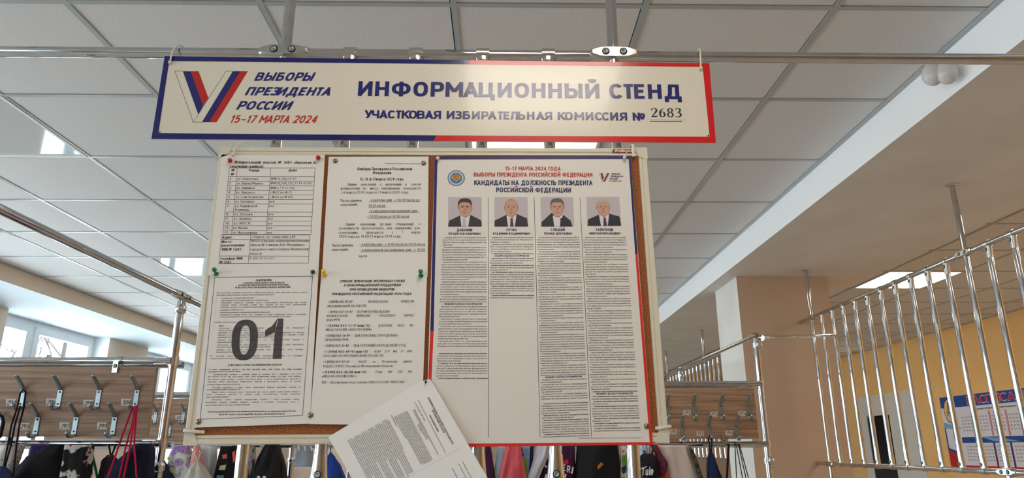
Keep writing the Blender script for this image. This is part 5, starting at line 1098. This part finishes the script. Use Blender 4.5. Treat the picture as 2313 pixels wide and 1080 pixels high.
b = rb('drawstring_bag', 'narrow camouflage strap and bag right of the carrier bag', 'bag', [(1010, 1554, 1560), (1030, 1562, 1572), (1055, 1570, 1580), (1085, 1578, 1590), (1240, 1576, 1600)], noisy('camouflage', (44, 44, 40), (96, 92, 82), (50, 50, 50), .9, 3, .45, .55), -.02, .015)
b = rb('drawstring_bag', 'navy bag hanging on a black cord from hook 592', 'bag', [(1022, 1601, 1609), (1034, 1598, 1614), (1060, 1597, 1622), (1085, 1598, 1632), (1260, 1594, 1640)], fabric('navy_blue', (32, 38, 74)), -.02, .03, 9, .1)
cords(b, YR-.02, [[(1600, 990, 3.2), (1603, 1004, 3.19), (1604, 1026)], [(1607, 990, 3.2), (1608, 1004, 3.19), (1606, 1026)], [(1600, 990, 3.2), (1603.5, 986, 3.2), (1607, 990, 3.2)]], CORDK, .0034)
b = rb('drawstring_bag', 'black bag below the frame on a single thick black strap', 'bag', [(1110, 1628, 1650), (1130, 1620, 1655), (1260, 1616, 1658)], BLK, 0)
cords(b, YR, [[(1646, 1004, 3.243), (1644, 1040), (1640, 1114)]], CORDK, .005, 'strap')
b = rb('drawstring_bag', 'black bag below the frame on a bundle of thin black cords', 'bag', [(1112, 1672, 1704), (1130, 1664, 1712), (1260, 1660, 1716)], fabric('ink_black', (26, 26, 30)), 0)
cords(b, YR, [[(1660, 1004, 3.243), (1664, 1085), (1676, 1116)], [(1663, 1004, 3.243), (1678, 1085), (1684, 1116)], [(1668, 1004, 3.243), (1686, 1085), (1694, 1116)], [(1670, 1004, 3.243), (1692, 1085), (1700, 1116)]], CORDK, .0022)

# ------------------------------------------------------------------ bare trees outside the windows
BARK = mat('bark', (66, 58, 54), .9)
def tree(label, x, y, h, seed):
    rnd = random.Random(seed); root = thing('bare_tree', label, 'tree', (x, y, -3.5), 'bare trees outside')
    tr = MB(); br = MB()
    tr.tube([(x, y, -3.5), (x+.05, y, 0), (x, y+.1, h*.4), (x+.1, y, h*.62)], [.14, .1, .05, .008], BARK, 8); tr.build('trunk', root)
    def grow(p, d, L, r, lv):
        q = p+d*L; br.tube([p, (p+q)/2+np.array([rnd.uniform(-.04, .04)*L for _ in range(3)]), q], [r, r*.8, r*.6], BARK, 5, False)
        if lv == 0: return
        for _ in range(3):
            e = d+np.array([rnd.uniform(-.7, .7), rnd.uniform(-.7, .7), rnd.uniform(-.1, .5)]); e /= np.linalg.norm(e)
            grow(p+d*L*rnd.uniform(.5, 1), e, L*rnd.uniform(.6, .8), r*.6, lv-1)
    for z in np.linspace(-.5, h*.55, 16):
        a = rnd.uniform(0, 6.28); d = np.array([math.cos(a)*.7, math.sin(a)*.7, .7]); grow(np.array([x, y, z]), d, h*.1, .02, 3)
    br.build('branches', root)
tree('bare tree outside the left pane of the window', -8.6, 11.6, 9.0, 3)
tree('bare tree outside the right pane of the window', -10.6, 17.0, 9.4, 5)
